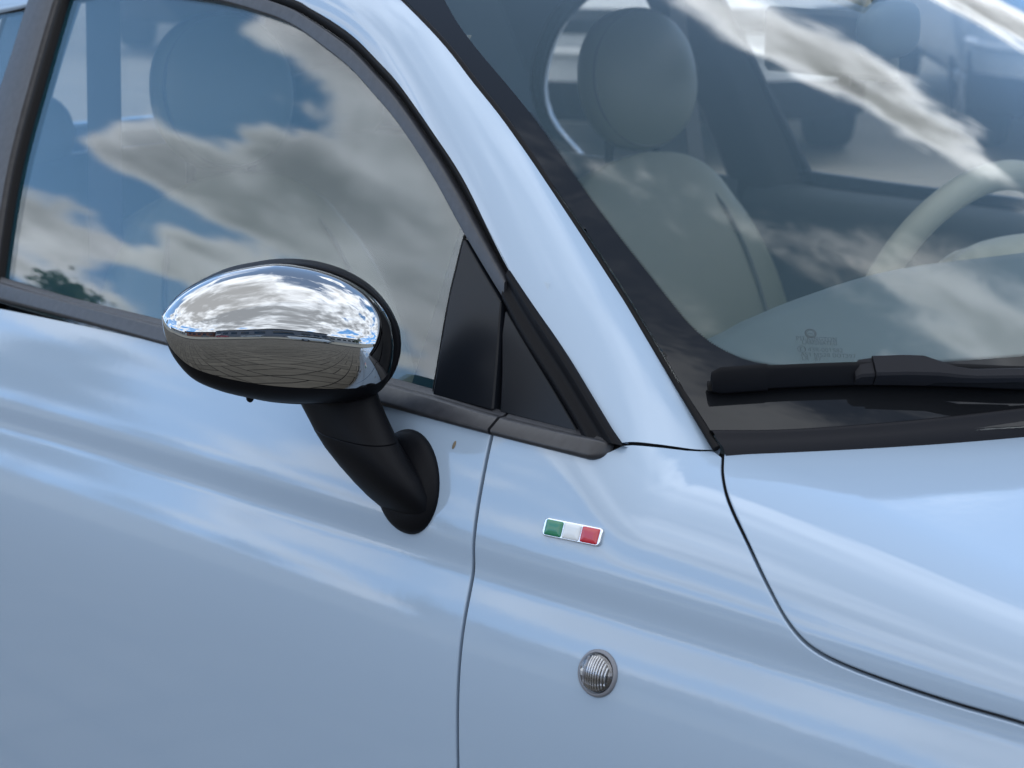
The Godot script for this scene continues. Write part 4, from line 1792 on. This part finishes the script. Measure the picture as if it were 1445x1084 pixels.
func seat(called: String, off: Vector3):
	var o := part(called, car)
	o.position = off
	var m := mb()
	var zc := -0.345
	var back := [[0.44, 0.235], [0.55, 0.245], [0.66, 0.245], [0.776, 0.236], [0.83, 0.224], [0.876, 0.206], [0.915, 0.182], [0.945, 0.155], [0.970, 0.118], [0.984, 0.085], [0.992, 0.05], [0.996, 0.004]]
	var hw := []
	for q in back:
		hw.append(Vector2(q[0], q[1]))
	var P := []
	for i in 41:
		var t := i / 40.0
		var y := lerpf(0.44, 0.996, 1.0 - pow(1.0 - t, 1.8))
		var w := lookup(hw, y)
		var x := -1.45 + 0.36 * (0.99 - y)
		var th := 0.055 * smooth(0.0, 0.09, 0.998 - y) + 0.003
		var row := PackedVector3Array()
		for k in 49:
			var a := TAU * k / 48
			var cc := cos(a)
			var ss := sin(a)
			var zx := signf(ss) * pow(absf(ss), 0.62) * w
			var xx := signf(cc) * pow(absf(cc), 0.62) * th
			# bolsters stand forward a little
			xx += 0.022 * pow(absf(zx) / 0.245, 2.0) * (1.0 if cc > 0 else 0.3) - th
			row.append(Vector3(x + xx, y, zc + zx))
		P.append(row)
	grid(m, P, null, null, true)
	build(m, "backrest", M.ivory_leather, o)
	m = mb()
	for sg in [-1.0, 1.0]:
		var seam := PackedVector3Array()
		for i in 22:
			var y := lerpf(0.50, 0.972, i / 21.0)
			var w := lookup(hw, y) * 0.70
			seam.append(Vector3(-1.45 + 0.36 * (0.99 - y) + 0.022 * pow(w / 0.245, 2.0) - 0.055 + 0.055 * smooth(0.0, 0.09, 0.998 - y) * 0.93, y, zc + sg * w))
		tube(m, seam, 0.0032, 6)
	build(m, "backrest_piping", M.piping, o)
	m = mb()
	ellipsoid(m, Vector3(-1.475, 1.105, zc), Vector3(0.052, 0.108, 0.110), Basis(Vector3(0, 0, 1), 0.16), 2.2, 28, 40)
	build(m, "headrest", M.ivory_leather, o)
	m = mb()
	var loop := PackedVector3Array()
	var hb := Basis(Vector3(0, 0, 1), 0.16)
	for k in 49:
		var a := TAU * k / 48
		loop.append(Vector3(-1.475, 1.105, zc) + hb * Vector3(0.019, sin(a) * 0.1025, cos(a) * 0.1045))
	tube(m, loop, 0.0028, 6, false)
	build(m, "headrest_piping", M.piping, o)
	for z in [-0.05, 0.05]:
		m = mb()
		tube(m, PackedVector3Array([Vector3(-1.485, 0.96, zc + z), Vector3(-1.480, 1.06, zc + z)]), 0.007, 8)
		build(m, "headrest_post", M.dark_trim, o)
	m = mb()
	ellipsoid(m, Vector3(-1.08, 0.48, zc), Vector3(0.27, 0.09, 0.245), Basis(Vector3(0, 0, 1), 0.10), 3.6)
	build(m, "cushion", M.ivory_leather, o)


# ------------------------------------------------------------------ ground
func ground():
	var m := mb()
	var s := 700.0
	var P := []
	for i in 2:
		P.append(PackedVector3Array([Vector3(-s + 2 * s * i, -0.012, -s), Vector3(-s + 2 * s * i, -0.012, s)]))
	grid(m, P, null, Vector3.UP)
	build(m, "ground", M.lit_far_paving, self, "structure")
	m = mb()
	grid(m, [PackedVector3Array([Vector3(-8, -0.006, -4.2), Vector3(-8, -0.006, 11)]), PackedVector3Array([Vector3(11, -0.006, -4.2), Vector3(11, -0.006, 11)])], null, Vector3.UP)
	build(m, "paving_bed", M.joint_sand, self, "structure")
	# concrete pavers in pairs, each pair turned against the next
	var bm := mb()
	box(bm, Vector3(0, -0.02, 0), Vector3(0.384, 0.04, 0.184), Basis.IDENTITY, 0.004)
	var a := []
	a.resize(Mesh.ARRAY_MAX)
	a[Mesh.ARRAY_VERTEX] = bm.v
	a[Mesh.ARRAY_NORMAL] = bm.n
	a[Mesh.ARRAY_INDEX] = bm.i
	var am := ArrayMesh.new()
	am.add_surface_from_arrays(Mesh.PRIMITIVE_TRIANGLES, a)
	am.surface_set_material(0, M.shaded_paver)
	var where := []
	var rng := RandomNumberGenerator.new()
	rng.seed = 4
	var turn := Basis(Vector3.UP, 0.0)
	for i in range(-22, 23):
		for j in range(-22, 23):
			for k in 2:
				if j < -10 or i < -19:
					continue
				var c := Vector3(i * 0.4, 0, j * 0.4)
				var flip := (i + j) % 2 != 0
				c += Vector3(0, 0, (k - 0.5) * 0.2) if not flip else Vector3((k - 0.5) * 0.2, 0, 0)
				var b := turn * Basis(Vector3.UP, (PI / 2 if flip else 0.0) + rng.randf_range(-0.008, 0.008))
				where.append([Transform3D(b, turn * c + Vector3(0, rng.randf_range(-0.0015, 0.0015), 0)), rng.randf_range(0.78, 1.08)])
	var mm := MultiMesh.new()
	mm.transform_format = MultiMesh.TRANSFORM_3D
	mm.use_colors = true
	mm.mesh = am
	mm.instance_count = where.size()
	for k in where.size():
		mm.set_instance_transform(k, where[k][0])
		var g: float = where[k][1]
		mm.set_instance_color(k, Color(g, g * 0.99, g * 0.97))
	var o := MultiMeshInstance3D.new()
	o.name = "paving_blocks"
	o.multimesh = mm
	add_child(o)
	o.set_meta("kind", "stuff")
	o.set_meta("label", "grey concrete paving blocks around the blue car")
	o.set_meta("category", "paving")


# ------------------------------------------------------------------ what stands around: seen in the reflections
func at(az: float, dist: float) -> Vector3:
	return Vector3(cos(deg_to_rad(az)) * dist, 0, sin(deg_to_rad(az)) * dist)


func warehouse(pos: Vector3, yaw: float, size: Vector3, wall: Material, label: String, n: int):
	var o := thing("warehouse", label, "building")
	o.position = pos
	o.rotation.y = yaw
	var m := mb()
	box(m, Vector3(0, size.y / 2, 0), size)
	build(m, "wall", wall, o)
	m = mb()
	box(m, Vector3(0, size.y + 0.2, 0), Vector3(size.x + 0.8, 0.5, size.z + 0.8))
	build(m, "roof", M.roof_dark, o)
	for k in n:
		m = mb()
		var x := size.x * ((k + 0.5) / n - 0.5)
		box(m, Vector3(x, size.y * 0.58, size.z / 2 + 0.02), Vector3(size.x / n * 0.62, size.y * 0.34, 0.1))
		build(m, "window", M.car_glass, o)
	m = mb()
	box(m, Vector3(size.x * 0.45, 1.4, size.z / 2 + 0.03), Vector3(2.4, 2.8, 0.12))
	build(m, "door", M.wall_pale, o)


func tree(pos: Vector3, h: float, spread: float, sd: int, label: String):
	var o := thing("tree", label, "tree", self, "trees round the car park")
	o.position = pos
	var rng := RandomNumberGenerator.new()
	rng.seed = sd
	var m := mb()
	var P := []
	for k in 6:
		var t := k / 5.0
		var row := PackedVector3Array()
		for s in 9:
			var a := TAU * s / 8
			var r := lerpf(0.22, 0.05, t) * h / 8.0
			row.append(Vector3(cos(a) * r + 0.1 * sin(t * 3), t * h * 0.7, sin(a) * r))
		P.append(row)
	grid(m, P, null, null, true)
	var tips := []
	for k in 9:
		var a := TAU * k / 9 + rng.randf() * 0.5
		var y := h * rng.randf_range(0.3, 0.65)
		var tip := Vector3(cos(a) * spread * 0.7, y + h * rng.randf_range(0.1, 0.3), sin(a) * spread * 0.7)
		tube(m, PackedVector3Array([Vector3(0, y, 0), Vector3(0, y, 0).lerp(tip, 0.5) + Vector3(0, 0.2, 0), tip]), 0.035 * h / 8.0, 5, false)
		tips.append(tip)
	build(m, "trunk", M.bark, o)
	m = mb()
	for k in 46:
		tips.append(Vector3(rng.randf_range(-1, 1) * spread * 0.8, h * rng.randf_range(0.35, 0.98), rng.randf_range(-1, 1) * spread * 0.8))
	for t in tips:
		var over: float = clampf((t.y / h - 0.55) * 1.6, 0.0, 0.8)
		var c: Vector3 = Vector3(t.x * (1.0 - over), t.y, t.z * (1.0 - over))
		for q in 60:
			var d := Vector3(rng.randfn(), rng.randfn() * 0.7, rng.randfn()) * spread * 0.17
			var n := Vector3(rng.randfn(), rng.randfn() + 0.6, rng.randfn()).normalized()
			var u := n.cross(Vector3(rng.randfn(), rng.randfn(), rng.randfn())).normalized()
			var v := n.cross(u)
			var sz := rng.randf_range(0.08, 0.2) * h / 9.0
			face(m, c + d, Basis.IDENTITY, [u * sz, v * sz * 0.6, -u * sz, -v * sz * 0.6], n)
	build(m, "crown", M.leaf, o)


func surroundings():
	warehouse(at(12, 46), deg_to_rad(-90 - 12), Vector3(30, 4.4, 10), M.wall_pale, "pale low hall mirrored at the inner end of the chrome cap", 8)
	warehouse(at(45, 40), deg_to_rad(-90 - 45), Vector3(27, 5.4, 12), M.wall_grey, "long grey warehouse mirrored in the middle of the chrome cap", 9)
	warehouse(at(82, 44), deg_to_rad(-90 - 82), Vector3(26, 4.6, 12), M.wall_brick, "brick hall with a dark roof mirrored in the left half of the chrome cap", 7)
	warehouse(at(114, 56), deg_to_rad(-90 - 114), Vector3(36, 3.8, 14), M.wall_pale, "pale long hall mirrored in the door beside the fender gap", 9)
	tree(at(151.2, 34), 7.25, 1.7, 1, "tall loose tree mirrored in the foot of the door window")
	tree(at(153.2, 37), 6.3, 1.5, 2, "shorter tree mirrored in the window left of the tall one")
	tree(at(134, 46), 4.6, 1.3, 3, "round tree mirrored in the lower door near the gap")
	tree(at(127, 52), 3.2, 1.4, 4, "low tree mirrored in the fender behind the side lamp")
	tree(at(142, 60), 3.0, 2.0, 5, "bushy tree mirrored in the middle of the door")
	tree(at(147, 58), 3.2, 2.2, 6, "wide tree mirrored in the rear half of the door")
	tree(at(-9, 33), 5.0, 2.0, 7, "tree mirrored at the inner end of the chrome cap")
	tree(at(-4, 38), 4.2, 2.2, 8, "second tree mirrored at the inner end of the chrome cap")


# ------------------------------------------------------------------ parked cars
func parked_car(pos: Vector3, heading: float, paint: Material, label: String, group := ""):
	# a plain family car, nose along its own +x, origin under the middle of its nose
	var o := thing("parked_car", label, "car", self, group)
	o.position = pos
	o.rotation.y = heading
	var st := [
		[0.0, 0.55, 0.22, 0.62], [-0.06, 0.74, 0.20, 0.72], [-0.20, 0.84, 0.19, 0.80], [-0.5, 0.90, 0.19, 0.92], [-0.9, 0.91, 0.2, 0.99], [-1.2, 0.91, 0.2, 1.02], [-2.0, 0.91, 0.2, 1.02], [-3.4, 0.90, 0.2, 1.05], [-4.0, 0.86, 0.22, 1.05], [-4.22, 0.74, 0.28, 0.98], [-4.25, 0.60, 0.34, 0.9]]
	var m := mb()
	var P := []
	for s in st:
		var row := PackedVector3Array()
		for k in 33:
			var a := TAU * k / 32
			var c := cos(a)
			var d := sin(a)
			var y: float = lerpf(s[2], s[3], 0.5 + 0.5 * signf(d) * pow(absf(d), 0.45))
			row.append(Vector3(s[0] - 0.10 * absf(c) * (1.0 if s[0] > -0.3 else 0.0), y, signf(c) * pow(absf(c), 0.35) * s[1]))
		P.append(row)
	grid(m, P, null, null, true)
	cap(m, P[0], Vector3.RIGHT)
	cap(m, P[P.size() - 1], Vector3.LEFT)
	build(m, "body", paint, o)
	m = mb()
	P = []
	for s in [[-1.05, 0.80, 1.0, 0.02], [-1.35, 0.79, 1.0, 0.22], [-1.75, 0.76, 1.0, 0.42], [-2.2, 0.73, 1.0, 0.49], [-3.0, 0.72, 1.0, 0.48], [-3.7, 0.74, 1.0, 0.36], [-4.15, 0.76, 1.0, 0.04]]:
		var row := PackedVector3Array()
		for q in [[1.0, 0.0], [0.88, 0.55], [0.79, 0.92], [0.70, 1.0], [-0.70, 1.0], [-0.79, 0.92], [-0.88, 0.55], [-1.0, 0.0]]:
			row.append(Vector3(s[0], s[2] + s[3] * q[1], s[1] * q[0]))
		P.append(row)
	grid(m, P, null, Vector3.UP)
	build(m, "windows", M.car_glass, o)
	m = mb()
	P = []
	for s in [[-1.72, 0.62, 1.415], [-2.2, 0.60, 1.50], [-3.0, 0.59, 1.49], [-3.75, 0.61, 1.37]]:
		var row := PackedVector3Array()
		for q in [-1.0, -0.9, -0.4, 0.4, 0.9, 1.0]:
			row.append(Vector3(s[0], s[2] + 0.012 - (0.04 if absf(q) > 0.95 else 0.0), s[1] * q))
		P.append(row)
	grid(m, P, null, Vector3.UP)
	build(m, "roof", paint, o)
	for sg in [-1.0, 1.0]:
		m = mb()
		ellipsoid(m, Vector3(-0.10, 0.64, 0.60 * sg), Vector3(0.06, 0.05, 0.09), Basis(Vector3(0, 1, 0), 0.55 * sg), 2.6)
		build(m, "headlight", M.lamp_clear, o)
		m = mb()
		tube(m, PackedVector3Array([Vector3(-1.05, 1.02, 0.80 * sg), Vector3(-1.72, 1.42, 0.62 * sg)]), 0.03, 6)
		build(m, "windscreen_pillar", paint, o)
		m = mb()
		ellipsoid(m, Vector3(-1.35, 1.05, 0.98 * sg), Vector3(0.06, 0.07, 0.10))
		build(m, "door_mirror", paint, o)
	# bands that follow the rounded nose
	for q in [["grille", 0.58, 0.69, 0.012, M.car_glass], ["bumper_strip", 0.485, 0.53, 0.035, M.silver_paint if paint != M.white_paint else paint], ["lower_bumper", 0.21, 0.38, 0.022, M.rubber]]:
		m = mb()
		P = []
		for p in spline([Vector2(-0.56, -0.905), Vector2(-0.32, -0.86), Vector2(-0.17, -0.76), Vector2(-0.09, -0.57), Vector2(-0.02, -0.3), Vector2(0.01, 0), Vector2(-0.02, 0.3), Vector2(-0.09, 0.57), Vector2(-0.17, 0.76), Vector2(-0.32, 0.86), Vector2(-0.56, 0.905)], 41):
			var out := Vector3(0.5 - absf(p.y) * 0.4, 0, p.y).normalized()
			var c := Vector3(p.x, 0, p.y)
			P.append(PackedVector3Array([c + Vector3.UP * q[1] - out * 0.03, c + Vector3.UP * (q[1] + 0.008) + out * q[3], c + Vector3.UP * (q[2] - 0.008) + out * q[3], c + Vector3.UP * q[2] - out * 0.03]))
		grid(m, P, null, Vector3.RIGHT)
		build(m, q[0], q[4], o)
	m = mb()
	ellipsoid(m, Vector3(0.035, 0.61, 0), Vector3(0.012, 0.05, 0.05))
	build(m, "nose_badge", M.silver, o)
	for x in [-0.85, -3.4]:
		for sg in [-1.0, 1.0]:
			wheel(Vector3(x, 0.31, 0.80 * sg), 0.31, 0.2, o)


func parked_cars():
	var r := Vector3(0.643, 0, -0.766)
	var first := Vector3(-6.35, 0, -5.03)
	var face_us := deg_to_rad(-40.0)
	var rows := [
		[-1.0, M.grey_paint, "grey car parked far behind, above the front passenger headrest"],
		[0.0, M.white_paint, "white car with dark grille seen behind the driver's seat and window"],
		[1.0, M.silver_paint, "silver car seen above the steering wheel through the windscreen"],
	]
	for k in rows:
		parked_car(first + r * 2.3 * k[0] - Vector3(0.766, 0, 0.643) * (5.0 if k[0] < -0.5 else 0.0), face_us, k[1], k[2], "cars parked in a row behind the blue car")
	var far := [[20, 27, M.grey_paint, "grey car mirrored right of centre in the chrome cap"], [32, 29, M.navy_paint, "dark blue car mirrored in the middle of the chrome cap"], [44, 30, M.silver_paint, "silver car mirrored left of centre in the chrome cap"], [58, 28, M.red_paint, "red car mirrored in the left half of the chrome cap"], [72, 30, M.grey_paint, "grey car mirrored near the tip of the chrome cap"], [25, 14, M.white_paint, "white car mirrored alone in the nearer paving of the chrome cap"]]
	for f in far:
		parked_car(at(f[0], f[1]), deg_to_rad(-f[0] + 75), f[2], f[3], "cars across the car park")
